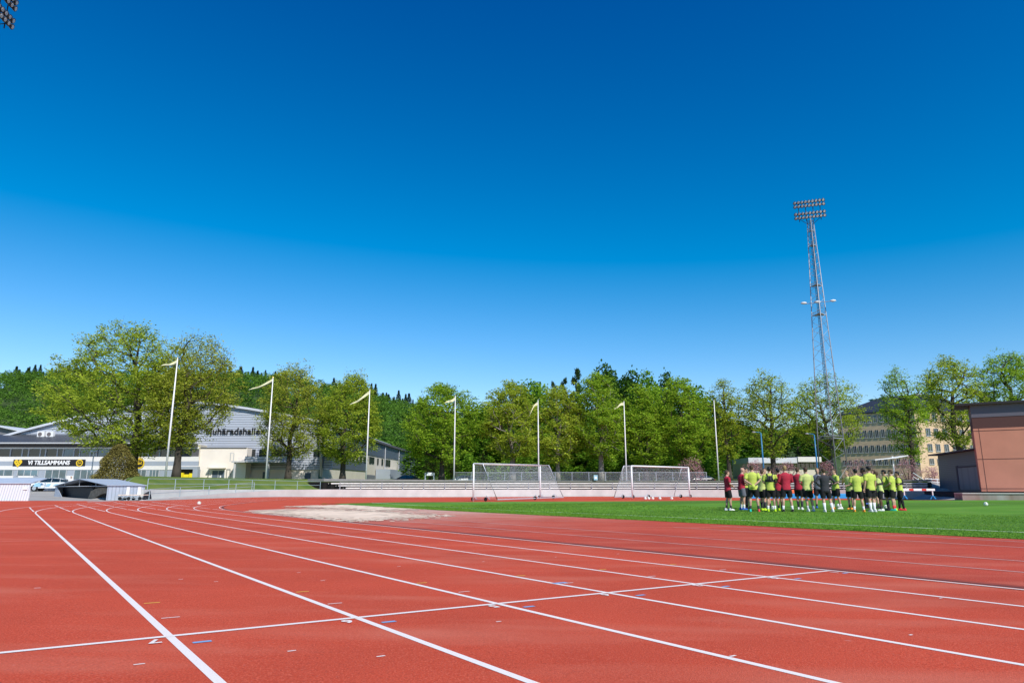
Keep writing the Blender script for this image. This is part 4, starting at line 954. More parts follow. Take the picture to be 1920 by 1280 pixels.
# the sports hall
h = Facade((-40, 110), (620, 110)); e = bld('sports_hall', 'huge sports hall with silver ribbed facade and curved roof behind the left trees', (X(330, 110), 110, 2.1))
arch = [(-40, 836), (0, 822.5), (60, 806), (95, 797), (140, 786), (190, 775), (240, 766), (300, 760), (360, 757), (400, 759), (430, 763), (470, 769), (500, 774), (540, 781), (580, 789), (622, 797)]
mb = MB(); base = [(622, 880), (-40, 880)]; h.poly(mb, arch+base, .3, -.3); part('facade', mb, M_HALL, e)
q = [h.uz(*p) for p in arch]; mb = MB()
for (u0, z0_), (u1, z1_) in zip(q, q[1:]):
    a = [h.w(u0, z0_+.02, .5), h.w(u1, z1_+.02, .5), h.w(u1, z1_+.02, -55), h.w(u0, z0_+.02, -55)]; mb.prism(a, (0, 0, .35))
part('roof', mb, M_ROOFL, e)
mb = MB(); h.rect(mb, 461, 877.5, 604, 905, .2, -.35); part('cream_base', mb, M_CREAM, e)
g = Facade((371, 107.8), (462, 107.8)); mb = MB(); g.rect(mb, 371.5, 839.5, 461.5, 903, 2, -2); part('cream_block', mb, M_CREAM, e)
mb = MB(); g.rect(mb, 370.5, 838.3, 462.5, 840, 2.2, -2.1); part('parapet', mb, M_SHADE, e)
mb = MB(); g.rect(mb, 398, 882, 421, 900, .06, .0); d_ = part('door', mb, M_DOOR, e)
mb = MB(); g.rect(mb, 396.2, 880, 422.8, 882, .2, .0); g.rect(mb, 396.2, 882, 398, 900, .12, 0); g.rect(mb, 421, 882, 422.8, 900, .12, 0); g.rect(mb, 409, 882, 409.6, 900, .09, 0); childof(mb, 'door_frame', M_BANDW, e).parent = d_
mb = MB(); g.rect(mb, 392.5, 876.4, 424, 878.4, .9, .0); part('door_canopy', mb, M_CREAMW, e)
mb = MB(); g.rect(mb, 412.6, 891, 415, 895, .02, .08); part('notice', mb, M_WHITE, e)
for px in (392, 434): mb = MB(); a, b_2 = g.uz(px, 902)[0], g.uz(px, 886)[1]; mb.tube([g.w(a, 2.3, .5), g.w(a, b_2, .5), g.w(a+.15, b_2+.3, .6)], .05, 5); part('rail_post', mb, M_SHADE, e)
# yellow parcel boxes in the grey framed recess
mb = MB(); g2 = Facade((333, 107), (373, 107)); g2.rect(mb, 333, 874.5, 374, 879.5, .9, -.2); g2.rect(mb, 333, 879.5, 340, 902, .9, -.2); g2.rect(mb, 364.5, 879.5, 374, 902, .9, -.2); part('entrance_frame', mb, M_BANDG, e)
mb = MB(); g2.rect(mb, 340, 879.5, 364.5, 902, .1, .02); part('entrance_recess', mb, M_BLK, e)
for k, (a, b, t_) in enumerate(((341, 346, 886), (346.5, 357, 889), (357.5, 364, 887))):
    mb = MB(); g2.rect(mb, a, t_, b-.4, 900, .45, .13); o = childof(mb, 'yellow_locker', mat('locker_yellow', (.85, .68, .02), rough=.5), e)
place_text('lettering', 'Sjuhäradshallen', 1.45, M_BLK, e, h, 442, 808.5, .12, bold=.018, width=9.3, ext=.05)
# windows and balcony
for a, b, y0, y1 in ((468, 479, 842, 857), (486, 503, 842, 857), (509, 528, 842, 857), (588, 622, 842, 856), (300, 312, 775, 783), (345, 356, 772, 786), (240, 250, 792, 799)):
    mb = MB(); h.rect(mb, a, y0, b, y1, .06, .0); part('window', mb, M_GLASS, e)
mb = MB(); h.rect(mb, 455, 866, 545, 868.5, 4.6, -.1); part('balcony_floor', mb, M_FRAME, e)
mb = MB(); h.rect(mb, 479, 857.5, 545, 866, .1, 4.3); part('balcony_parapet', mb, M_HALL, e)
mb = MB(); h.rect(mb, 452, 852, 453, 867, .08, 4.3); h.rect(mb, 458, 852, 459, 867, .08, 4.3); h.rect(mb, 452, 851.5, 459, 852.4, .08, 4.3); part('balcony_railing', mb, M_FRAME, e)
for px in (459.5, 520.5): mb = MB(); u = h.uz(px, 880)[0]; mb.tube([h.w(u, 2, 4.2), h.w(u, h.uz(px, 868.5)[1], 4.2)], .17, 8); part('column', mb, M_FRAME, e)
mb = MB(); h.rect(mb, 492, 884, 504, 903, .08, -.12); part('door', mb, M_DOOR, e); mb = MB(); h.rect(mb, 571, 886, 582, 903, .08, -.12); part('door', mb, M_DOOR, e)
mb = MB(); h.rect(mb, 597, 880, 604, 903, .1, -.1); part('green_door', mb, mat('green_door', (.04, .14, .10), rough=.6), e)
# receding wing with its own stripes
wg = Facade((604, 110), (778, 187)); e = bld('hall_wing', 'long grey and cream wing of the sports hall receding towards the wood', (X(700, 145), 145, 3))
mb = MB(); wg.poly(mb, [(604, 903), (778, 900), (778, 852.5), (734, 839), (690, 825), (640, 808), (604, 797)], .4, -.4); part('wall', mb, M_CREAMW, e)
for pts in ([(604, 797), (640, 808), (690, 825), (746, 842.6), (746, 862), (715, 857), (690, 852), (604, 836)], [(746, 842.7), (778, 852.5), (778, 894), (746, 891.5)], [(604, 856), (686, 866), (686, 883), (604, 876.5)]):
    mb = MB(); wg.poly(mb, pts, .12, .0); part('dark_sheet', mb, M_SLATE, e)
mb = MB(); q = [wg.uz(*p) for p in [(604, 797), (640, 808), (690, 825), (734, 839), (779, 852.5)]]
for i_, ((u0, a0), (u1, a1)) in enumerate(zip(q, q[1:])): b0_ = -.5 if i_ == 0 else -10; mb.prism([wg.w(u0, a0, .6), wg.w(u1, a1, .6), wg.w(u1, a1+.01, -.5 if i_ == 0 else -10), wg.w(u0, a0+.01, b0_)], (0, 0, .4))
part('roof', mb, M_SHADE, e)
for a, b, y0, y1 in ((660, 664, 853, 866), (667, 671, 854, 867), (674, 678, 855, 868), (681, 685, 856, 869), (692, 696, 856, 868.5), (697, 701, 857, 869), (707, 709, 859, 871), (715, 717.5, 860, 872), (720.5, 723, 861, 874), (724, 726.5, 861.5, 874), (727.5, 731, 862, 874.5), (687, 702, 890, 899), (604, 640, 840, 853)):
    mb = MB(); wg.rect(mb, a, y0, b, y1, .1, .02); part('window', mb, M_GLASS, e)
for px in (719.5, 745.8, 766.5): mb = MB(); u = wg.uz(px, 870)[0]; mb.tube([wg.w(u, 2.5, .25), wg.w(u, wg.uz(px, 842+(px-746)*.3)[1], .25)], .10, 6); part('drainpipe', mb, M_FRAME, e)
mb = MB(); wg.rect(mb, 703, 880.5, 727, 903, 3.0, .15); part('porch', mb, M_BANDG, e); mb = MB(); wg.rect(mb, 728, 887, 735, 903, .2, .15); part('door', mb, M_GLASS, e)
mb = MB(); wg.rect(mb, 727, 882.5, 742, 885, 2.4, .15); part('canopy', mb, M_BANDW, e)
# far grey roof at the left edge
fr = Facade((-60, 175), (52, 175)); e = bld('distant_hall', 'low grey building behind the clubhouse at the left edge', (X(0, 175), 175, 3))
mb = MB(); fr.poly(mb, [(-60, 850), (52, 850), (52, 812), (0, 800), (-60, 796)], 14, -14); part('wall', mb, mat('far_wall', (.17, .17, .19), rough=.8), e)
mb = MB(); fr.poly(mb, [(-60, 796), (0, 800), (54, 812), (54, 809.5), (0, 797), (-60, 792)], 16, -15); part('roof', mb, M_ROOFL, e)

# brick school building at the right
e = bld('brick_building', 'four storey yellow brick building with dark hipped roof behind the trees at the right', (X(1727, 150), 150, 3))
M_BRICK = mat('yellow_brick', (.66, .47, .30), rough=.9, var=.12, scale=1.2, stretch=(1, 1, 3), bump=.2, bscale=8)
bl = Facade((1578, 162), (1727, 150)); br = Facade((1727, 150), (1845, 156)); 
for fc, x0, x1 in ((bl, 1578, 1727), (br, 1727, 1845)):
    mb = MB(); u0 = fc.uz(x0, 880)[0]; u1 = fc.uz(x1, 880)[0]; zt = br.uz(1740, 768)[1]; fc.polyw(mb, [(u0, 1), (u1, 1), (u1, zt), (u0, zt)], .4, -.4 if fc is bl else -.41); part('wall', mb, M_BRICK, e)
Zb = [br.uz(1750, y)[1] for y in (775.5, 788.5, 803, 817, 832, 845.5, 859.5, 870)]
def winrow(fc, cols, z0, z1, wd=.65):
    for u in cols:
        mb = MB(); fc.polyw(mb, [(u-wd, z0), (u+wd, z0), (u+wd, z1), (u-wd, z1)], .10, .01); o = childof(mb, 'window', M_GLASS, e)
        mb = MB()
        for q in (-wd, 0, wd): fc.polyw(mb, [(u+q-.035, z0), (u+q+.035, z0), (u+q+.035, z1), (u+q-.035, z1)], .03, .11)
        fc.polyw(mb, [(u-wd-.1, z0-.12), (u+wd+.1, z0-.12), (u+wd+.1, z0), (u-wd-.1, z0)], .16, .0)
        p = mb.build('window_frame', M_FRAME, o); p.matrix_parent_inverse = Matrix.Translation(e.location).inverted() if False else Matrix.Identity(4)
        p.parent = o; p.matrix_parent_inverse = o.matrix_basis.inverted() @ Matrix.Translation(e.location).inverted() if False else Matrix.Identity(4)
        p.matrix_parent_inverse = (Matrix.Translation(e.location) @ o.matrix_parent_inverse).inverted() if False else Matrix.Identity(4)
uL0, uL1 = bl.uz(1578, 870)[0], bl.uz(1727, 870)[0]; nL = 13
for r_i in range(4):
    z1_, z0_ = Zb[r_i*2], Zb[r_i*2+1]
    winrow(bl, [uL0+(uL1-uL0)*(k+.6)/nL for k in range(nL)], z0_, z1_, .36)
    winrow(br, [br.uz(px, 820)[0] for px in (1741, 1756, 1772, 1788, 1804, 1820)], z0_, z1_, .62)
zt = br.uz(1740, 768)[1]; c0 = bl.w(bl.uz(1727, 870)[0], zt, 0); cL = bl.w(uL0-.3, zt, 0); cR = br.w(br.uz(1845, 870)[0], zt, 0); cB = cL+(cR-c0)
ctr = (c0+cL+cR+cB)/4
def ov(p): return ctr+(p-ctr)*1.04
lo = [ov(p) for p in (c0, cR, cB, cL)]; rz_ = Vector((0, 0, 4.2)); f1 = (c0+cR)/2; f2 = (cL+cB)/2; r1 = f1+(f2-f1)*.22+rz_; r2 = f2+(f1-f2)*.22+rz_
mb = MB(); mb.add(lo+[p-Vector((0, 0, .3)) for p in lo]+[r1, r2], [(0, 1, 8), (1, 2, 9, 8), (2, 3, 9), (3, 0, 8, 9), (0, 4, 5, 1), (1, 5, 6, 2), (2, 6, 7, 3), (3, 7, 4, 0), (4, 7, 6, 5)]); part('roof', mb, mat('roof_slate', (.035, .04, .05), rough=.45, var=.2, scale=1), e)
for px, yy, hh, m in ((1657, 166, 2.4, mat('vent_green', (.28, .44, .36), rough=.6)), (1739, 157, 2.4, M_WHITE), (1868, 160, 3.2, M_SHADE)):
    mb = MB(); x_ = X(px, yy); mb.box(x_-.9, x_+.9, yy-.8, yy+.8, zt+1.2, zt+1.6+hh); mb.box(x_-1.1, x_+1.1, yy-1, yy+1, zt+1.6+hh, zt+1.8+hh); part('chimney', mb, m, e)

# flat pale building between the trees
fb = Facade((1400, 135), (1534, 135)); e = bld('pale_pavilion', 'long flat roofed white building glimpsed between the trees behind the players', (X(1450, 135), 135, 3))
mb = MB(); fb.rect(mb, 1402, 868, 1534, 900, 9, -9.1); part('wall', mb, M_CREAMW, e)
mb = MB(); fb.rect(mb, 1400, 858, 1491, 868, 10, -9); part('roof', mb, M_ROOFL, e); mb = MB(); fb.rect(mb, 1491.5, 856.5, 1535, 866, 10.4, -9.2); part('parapet', mb, M_BANDW, e)
mb = MB(); fb.rect(mb, 1403, 871, 1490, 880, .1, .0); part('window_band', mb, M_GLASS, e)
for k in range(5): mb = MB(); fb.rect(mb, 1494+k*8, 868.5, 1500+k*8, 876.5, .1, .0); part('window', mb, M_GLASS, e)

# grey shed and red brown building at the right edge
gs = Facade((1756, 90), (1846, 75)); e = bld('grey_shed', 'grey boarded shed with a wide grey door beside the red brown building', (X(1800, 79), 79, .5))
M_BOARD = corr('grey_board', (.16, .185, .22), 'Z', .22, .75); M_BOARD2 = corr('door_board', (.21, .25, .29), 'X', .5, .8)
mb = MB(); gs.poly(mb, [(1763, 921), (1846, 921), (1846, 841), (1758, 854)], 9, -9); part('wall', mb, M_BOARD, e)
mb = MB(); gs.poly(mb, [(1751, 854.5), (1846, 840.5), (1846, 838.5), (1751, 852)], 9.8, -9.1); part('roof', mb, M_SHADE, e)
mb = MB(); gs.rect(mb, 1799, 875, 1846, 917, .08, .0); o = part('door', mb, M_BOARD2, e)
mb = MB(); gs.rect(mb, 1796.6, 873, 1799, 918, .14, 0); gs.rect(mb, 1796.6, 872.4, 1846, 875, .15, 0); part('door_frame', mb, M_SHADE, e)
rb = Facade((1836, 71), (2060, 66)); e = bld('red_brown_building', 'red brown panel building with wide dark eave cut by the right edge', (X(1880, 70), 70, .5))
M_TERRA = mat('terracotta_panel', (.57, .235, .155), rough=.75, var=.07, scale=.5); M_DBR = mat('dark_brown_panel', (.10, .045, .04), rough=.75); M_GBD = mat('grey_band', (.13, .12, .15), rough=.6)
u0 = rb.uz(1840, 915)[0]; u1 = rb.uz(2060, 850)[0]; zz_ = {k: rb.uz(1838, k)[1] for k in (762, 782, 803, 861, 921)}
def ur(mb, z0, z1, t, off, a=0, b=0): rb.polyw(mb, [(u0+a, z0), (u1+b, z0), (u1+b, z1), (u0+a, z1)], t, off)
mb = MB(); ur(mb, zz_[921], zz_[803], 10, -10.0); part('wall', mb, M_TERRA, e)
mb = MB(); ur(mb, zz_[803], zz_[782], 9.96, -9.98); part('dark_band', mb, M_DBR, e)
mb = MB(); ur(mb, zz_[782], zz_[762]+.4, 10.02, -10.01); part('grey_band', mb, M_GBD, e)
mb = MB()
for yk in (808, 861, 916): zk = rb.uz(1838, yk)[1]; rb.polyw(mb, [(u0, zk), (u1, zk), (u1, zk+.05), (u0, zk+.05)], .015, .0)
for k in (.45, 6.5): rb.polyw(mb, [(u0+k, zz_[921]), (u0+k+.04, zz_[921]), (u0+k+.04, zz_[803]), (u0+k, zz_[803])], .0155, .0)
part('panel_joints', mb, M_DBR, e)
mb = MB(); zt_ = rb.uz(1838, 757)[1]; pa = [rb.w(rb.uz(1790, 757)[0], zt_-.1, .45), rb.w(u1, zt_-.1, .45), rb.w(u1, zt_+.5, -11), rb.w(rb.uz(1790, 757)[0], zt_+.5, -11)]
mb.prism(pa, (0, 0, .22)); part('roof', mb, mat('eave_dark', (.035, .03, .03), rough=.6), e)
# concrete plinth, and a wall with the platform's shade put into its colour
e2 = empty('loading_platform', (X(1860, 69), 69, .1), 0, 'stained concrete platform at the foot of the red brown building', 'platform')
pl = Facade((1804, 68), (2080, 64)); zt_ = pl.uz(1806, 925.5)[1]; u0 = pl.uz(1804.5, 930)[0]; u1 = pl.uz(2080, 930)[0]
mb = MB(); pl.polyw(mb, [(u0, -.7), (u1, -.7), (u1, zt_), (u0, zt_)], 3.2, -3.2); part('concrete_wall', mb, mat('stained_concrete', (.36, .34, .31), rough=.9, col2=(.22, .16, .12), scale=.9, stretch=(1, 1, .25), detail=7), e2)
mb = MB(); pl.polyw(mb, [(u0, zt_), (u1, zt_), (u1, zt_+.10), (u0, zt_+.10)], 3.3, -3.22); part('coping', mb, M_CONC2, e2)
dk = Facade((1732, 80), (1812, 74)); mb = MB(); dk.poly(mb, [(1733, 926), (1812, 938), (1840, 938), (1840, 920.5), (1733, 920.5)], .3, -.3); tag(mb.build('sunken_wall', mat('navy_wall', (.012, .018, .03), rough=.6)), 'dark wall below the grey shed beside the ramp, shade put into its colour', 'wall')
rp = [P(1709, 934.2, 84), P(1735, 925, 86), P(1805, 934.4, 73), P(1805, 936.5, 70), P(1716, 936, 80)]
mb = MB(); mb.prism(rp, (0, 0, -.3)); tag(mb.build('side_ramp', M_ASPH), kind='structure')
mb = MB(); a = P(1697, 934.5, 86.5); b = P(1733, 925, 85.5); mb.prism([P(1697, 934.5, 86.5), P(1711, 934.5, 86.5), P(1733, 925, 86.5), P(1733, 920.8, 86.5), P(1697, 920.8, 86.5)], (0, .4, 0)); tag(mb.build('wall_end', M_CONC), 'pale end piece of the long concrete wall beside the ramp', 'wall')

# ------------------------------------------------------------------ vehicles and things in the yard
def car(loc, rz, paint, label, decals=None, group='parked cars'):
    """passenger car about 4.3 m long, nose towards local -x"""
    e = empty('parked_car', loc, rz, label, 'car', group)
    body = [(-2.15, .32), (-2.18, .62), (-2.05, .78), (-1.25, .96), (-.9, 1.0), (1.6, 1.02), (2.08, .98), (2.15, .6), (2.12, .32)]
    def loft(prof, wids, mbx):
        k = len(prof); vs = []
        for side in (-1, 1):
            for (x, z), w_ in zip(prof, wids): vs.append((x, side*w_, z))
        fs = [tuple(range(k))[::-1], tuple(range(k, 2*k))]+[(i, (i+1) % k, k+(i+1) % k, k+i) for i in range(k)]
        mbx.add(vs, fs)
    mb = MB(); loft(body, [.84, .88, .86, .84, .83, .82, .80, .84, .82], mb); o = mb.build('body', paint, e)
    bv = o.modifiers.new('b', 'BEVEL'); bv.width = .05; bv.segments = 2
    cab = [(-1.25, .95), (-.35, 1.44), (.2, 1.50), (1.1, 1.46), (1.75, 1.2), (1.98, 1.0)]
    mb = MB(); loft(cab, [.78, .62, .61, .61, .68, .76], mb); mb.build('windows', glass(), e)
    mb = MB(); loft([(-.38, 1.44), (.2, 1.515), (1.12, 1.475), (1.6, 1.30), (1.1, 1.42), (.2, 1.47), (-.3, 1.41)], [.63, .63, .63, .67, .62, .62, .62], mb); mb.build('roof', paint, e)
    mb = MB()
    for sd in (-1, 1):
        for x0, x1, zt_ in ((-1.22, -.40, 1.42), (.30, .34, 1.48), (1.24, 1.18, 1.43)): mb.tube([(x0, sd*.785, .97), (x1, sd*.64, zt_)], .03, 4)
    mb.build('pillars', paint, e)
    for x_ in (-1.35, 1.32):
        for sd in (-1, 1):
            mb = MB(); mb.tube([(x_, sd*.66, .33), (x_, sd*.87, .33)], .33, 20); w_ = mb.build('wheel', M_BLK, e)
            mb = MB(); mb.tube([(x_, sd*.86, .33), (x_, sd*.885, .33)], .21, 14); mb.build('rim', M_STEEL, w_)
            for q in range(5): a = q*1.257; mbq = MB(); 
            mb = MB(); mb.tube([(x_, sd*.62, .37), (x_, sd*.856, .37)], .385, 20); mb.build('wheel_arch', M_BLK, e)
    for sd in (-1, 1):
        mb = MB(); mb.box(-2.14, -1.9, sd*.62-.14, sd*.62+.14, .62, .76); mb.build('headlight', M_WHITE, e)
        mb = MB(); mb.box(2.02, 2.16, sd*.66-.12, sd*.66+.12, .72, .92); mb.build('tail_light', mat('tail_red', (.4, .02, .02), rough=.3), e)
        mb = MB(); mb.box(-.98, -.82, sd*.86-.08, sd*.86+.08, 1.0, 1.12); mb.build('mirror', paint, e)
    if decals:
        for k, (x0, x1, z0, z1, m) in enumerate(decals):
            mb = MB(); mb.prism([(x0, -.865, z0), (x1, -.865, z0), (x1+.15, -.845, z1), (x0+.2, -.845, z1)], (0, -.012, 0)); mb.build('side_graphic', m, e)
    return e
Yc = 82; cx = X(94, Yc, 920)
car((cx, Yc, yard(cx, Yc)+.01), math.radians(10), mat('white_car_paint', (.72, .74, .76), rough=.25, spec=.6), 'white car with blue side graphics parked in the yard behind the open shed',
    [(-1.5, -.7, .50, .92, mat('decal_blue', (.30, .52, .70), rough=.4)), (-.2, .2, .55, .85, mat('decal_blue', (.30, .52, .70), rough=.4)), (.6, 1.0, .6, .8, mat('decal_blue', (.30, .52, .70), rough=.4))])
for px, Y, m, r_, lab in ((760, 108, mat('black_car_paint', (.012, .013, .016), rough=.2, spec=.6), .05, 'black car whose roof shows above the terrace left of the signboard'),
                       (866, 110, mat('silver_car_paint', (.62, .64, .66), rough=.25, spec=.6), .3, 'silver white car just right of the fourth flagpole above the terrace'),
                       (1312, 110, mat('black_car_paint', (.012, .013, .016), rough=.2), .1, 'dark car beside the pink bush right of the right goal')):
    car((X(px, Y), Y, 1.42+.0), r_, m, lab)
def shed_open():
    A = G(101, 933.2); B = G(199, 937.2); C_ = G(270, 936.2); Dd = A+(C_-B)
    z = .02; e = empty('open_shed', ((A.x+C_.x)/2, (A.y+C_.y)/2, z), 0, 'low gabled sheet metal shed on the yard with its dark front standing open', 'shed'); L = e.location
    he = P(200, 909.5, B.y).z; hr = P(150, 898, (A.y+B.y)/2).z
    v = lambda p, h_: Vector((p.x, p.y, h_))-Vector(L)
    rib = corr('shed_rib', (.52, .57, .65), 'X', .10, .7); 
    mA, mB_ = (A+B)/2, (Dd+C_)/2; t = Vector((0, 0, .04))
    mb = MB(); mb.prism([v(B, 0), v(C_, 0), v(C_, he), v(B, he)], ((A-B).normalized()*.06).to_3d()); mb.build('side_wall', rib, e)
    mb = MB(); mb.prism([v(A, 0), v(Dd, 0), v(Dd, he), v(A, he)], ((B-A).normalized()*.06).to_3d()); mb.build('side_wall', rib, e)
    mb = MB(); mb.prism([v(Dd, 0), v(C_, 0), v(C_, he), v(mB_, hr), v(Dd, he)], ((B-C_).normalized()*.06).to_3d()); mb.build('back_wall', rib, e)
    ofs = ((B-C_).normalized()*.12); 
    mb = MB(); Bo = B+ofs+(B-A).normalized()*.1; Co = C_-ofs+(B-A).normalized()*.1; Ao = A+ofs-(B-A).normalized()*.1; Do = Dd-ofs-(B-A).normalized()*.1; m1 = mA+ofs; m2 = mB_-ofs
    mb.prism([v(Bo, he-.02), v(Co, he-.02), v(m2, hr), v(m1, hr)], (0, 0, .05)); mb.build('roof_slope', mat('shed_roof', (.42, .48, .56), rough=.5, var=.06, scale=2), e)
    mb = MB(); mb.prism([v(Ao, he-.02), v(Do, he-.02), v(m2, hr-.003), v(m1, hr-.003)], (0, 0, .05)); mb.build('roof_slope', mat('shed_roof', (.42, .48, .56)), e)
    # left leaf of the front and the truss over the opening
    u = (B-A); mb = MB(); mb.prism([v(A, 0), v(A+u*.20, 0), v(A+u*.02, he), v(A, he)], ((C_-B).normalized()*.05).to_3d()); mb.build('front_leaf', rib, e)
    mb = MB(); mb.tube([v(A, he-.05), v(B, he-.05)], .03, 5)
    for q in (.2, .5, .8): p = A+u*q; mb.tube([v(p, he-.05), v(p, he+(hr-he)*(1-abs(q-.5)*2)-.05)], .022, 4)
    mb.build('truss', M_FRAME, e)
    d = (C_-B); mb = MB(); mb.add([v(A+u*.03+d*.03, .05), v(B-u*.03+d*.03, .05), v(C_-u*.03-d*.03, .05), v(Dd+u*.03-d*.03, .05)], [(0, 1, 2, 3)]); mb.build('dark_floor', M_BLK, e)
    # dark lining and folded brown mat
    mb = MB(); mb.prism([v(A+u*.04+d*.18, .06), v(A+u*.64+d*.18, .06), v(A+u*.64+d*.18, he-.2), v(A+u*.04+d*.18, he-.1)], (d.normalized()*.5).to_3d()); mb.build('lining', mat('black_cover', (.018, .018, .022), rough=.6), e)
    mb = MB(); W_ = [(.62, .1), (.66, .62), (.74, .80), (.86, .86), (.96, .80), (.97, .55), (.84, .42), (.72, .1)]
    mb.prism([v(A+u*a+d*.10, z_*he) for a, z_ in W_], (d.normalized()*.4).to_3d()); o = mb.build('folded_cover', mat('brown_cover', (.30, .24, .17), rough=.9, var=.3, scale=4), e)
shed_open()
def shed_closed():
    A = G(-70, 938.6); B = G(53, 938.4); e = empty('closed_shed', ((A.x+B.x)/2, B.y, .02), 0, 'white ribbed low shed at the left edge beside the track, with a small notice', 'shed'); L = Vector(e.location)
    zt = P(40, 906.5, B.y).z; zr = P(40, 897.2, B.y+1.6).z; rib = corr('shed_rib_white', (.66, .68, .71), 'X', .17, .62)
    a, b = Vector((A.x, A.y, 0)), Vector((B.x, B.y, 0)); bt = Vector((X(57, B.y+.25, 906), B.y+.25, 0)); at = Vector((A.x, A.y+.25, 0)); Z1 = Vector((0, 0, zt))
    mb = MB(); mb.prism([a-L, b-L, bt+Z1-L, at+Z1-L], (0, .08, 0)); mb.build('front_wall', rib, e)
    mb = MB(); mb.prism([b-L+Vector((0, .1, 0)), b-L+Vector((-1.5, 2.2, 0)), b-L+Vector((-1.5, 2.0, zr)), bt+Z1-L+Vector((-.02, .1, 0))], (-.06, 0, 0)); mb.build('end_wall', rib, e)
    mb = MB(); mb.prism([at+Z1-L+Vector((0, -.08, 0)), bt+Z1-L+Vector((.08, -.08, 0)), Vector((bt.x+.02, B.y+1.9, zr))-L, Vector((at.x, A.y+1.9, zr))-L], (0, 0, .06)); mb.build('roof', mat('shed_roof', (.42, .48, .56)), e)
    mb = MB(); c = Vector((X(42, B.y-.2, 912), B.y-.42, zt-.2))-L; mb.box(c.x-.15, c.x+.15, c.y+.5, c.y+.53, c.z-.2, c.z); mb.build('notice', M_WHITE, e)
    mb = MB(); mb.prism([a-L+Vector((0, -.05, 0)), b-L+Vector((.6, -.05, 0)), b-L+Vector((.3, .3, 0)), a-L+Vector((0, .3, 0))], (0, 0, .06)); mb.build('skid', M_BLK, e)
shed_closed()
def cart():
    p = G(252, 937.3); e = empty('hurdle_cart', (p.x, p.y-.2, .03), 0, 'small flat hurdle cart with pale uprights and black wheels before the open shed', 'cart'); k = p.y/1320
    mb = MB(); mb.box(-24*k, 24*k, -.35, .35, .36, .42); mb.build('deck', mat('cart_plank', (.75, .60, .48), rough=.7, var=.2, scale=5), e)
    mb = MB(); [mb.tube([(a, s_*.3, .18), (b, s_*.3, .18)], .03, 4) for a, b in ((-22*k, 20*k),) for s_ in (-1, 1)]
    for a in (-21, -12, -4, 5, 13, 20): mb.tube([(a*k, -.3, .18), ((a+3)*k, -.3, .36)], .02, 4)
    mb.build('frame', M_STEEL, e)
    for a in (-11, 10): mb = MB(); mb.box(a*k-.11, a*k+.11, -.04, .04, .42, .98); mb.build('upright', M_WHITE, e)
    for a in (-20, -4, 17):
        for s_ in (-1, 1): mb = MB(); mb.tube([(a*k, s_*.32, .13), (a*k, s_*.38, .13)], .13, 12); mb.build('wheel', M_BLK, e)
cart()
q = G(276, 937); mb = MB(); mb.prism([(q.x-.45, q.y, 0), (q.x+.35, q.y-.1, 0), (q.x+.02, q.y+.2, .72), (q.x-.38, q.y+.1, .5)], (0, .12, 0)); tag(mb.build('leaning_board', mat('black_cover', (.018, .018, .022))), 'black board leaning at the end of the open shed', 'board')
# lamp post and yard fence
Yl = 92; x = X(170, Yl, 897); zb = yard(x, Yl)-.1; zt = P(174, 849, Yl).z
e = empty('lamp_post', (x, Yl, zb), 0, 'white lamp post with round flat lamp head in front of the clubhouse', 'lamp post'); mb = MB(); mb.tube([(0, 0, 0), (0, 0, zt-zb)], .07, 8); mb.build('pole', M_WHITE, e)
mb = MB(); mb.rings([(0, 0, zt-zb, .15, .15), (0, 0, zt-zb+.1, .42, .42), (0, 0, zt-zb+.35, .38, .38), (0, 0, zt-zb+.42, .1, .1)], 14); mb.build('lamp_head', mat('lamp_white', (.75, .75, .72)), e, smooth=True)
Yf = 96; e = empty('yard_fence', (X(48, Yf), Yf, yard(X(48, Yf), Yf)), 0, 'short grey bar fence in front of the clubhouse windows behind the white car', 'fence'); x0, x1 = X(33, Yf)-e.location.x, X(64, Yf)-e.location.x
for a in (x0, x1): mb = MB(); mb.tube([(a, 0, 0), (a, 0, 1.55)], .05, 6); mb.build('post', M_STEEL, e)
mb = MB(); mb.tube([(x0, 0, 1.2), (x1, 0, 1.2)], .03, 5); mb.tube([(x0, 0, .3), (x1, 0, .3)], .03, 5)
for k in range(11): a = x0+(x1-x0)*k/10; mb.tube([(a, 0, .3), (a, 0, 1.2)], .018, 4)
mb.build('bars', M_STEEL, e)
Yf = 96; 
for px, pt, lab in ((1433, 812, 'left blue lamp mast behind the players'), (1534, 815, 'right blue lamp mast beside the left leg of the floodlight tower')):
    x = X(px, 99, 895); z = 1.95; zt = P(px-6, pt, 99).z; e = empty('blue_mast', (x, 99, z), 0, lab, 'mast', 'blue masts behind the terrace'); M_BLUE = mat('mast_blue', (.04, .20, .38), rough=.4)
    mb = MB(); mb.tube([(0, 0, 0), (0, 0, zt-z)], [.13, .08], 8); mb.build('pole', M_BLUE, e, smooth=True); mb = MB(); mb.tube([(0, 0, zt-z), (-.1, 0, zt-z+.12), (-.9, 0, zt-z+.2)], .05, 5); mb.build('arm', M_BLUE, e)
    mb = MB(); mb.rings([(-1, 0, zt-z+.1, .2, .12), (-1, 0, zt-z+.2, .32, .15), (-1, 0, zt-z+.26, .1, .08)], 10); mb.build('lamp_head', M_STEEL, e)
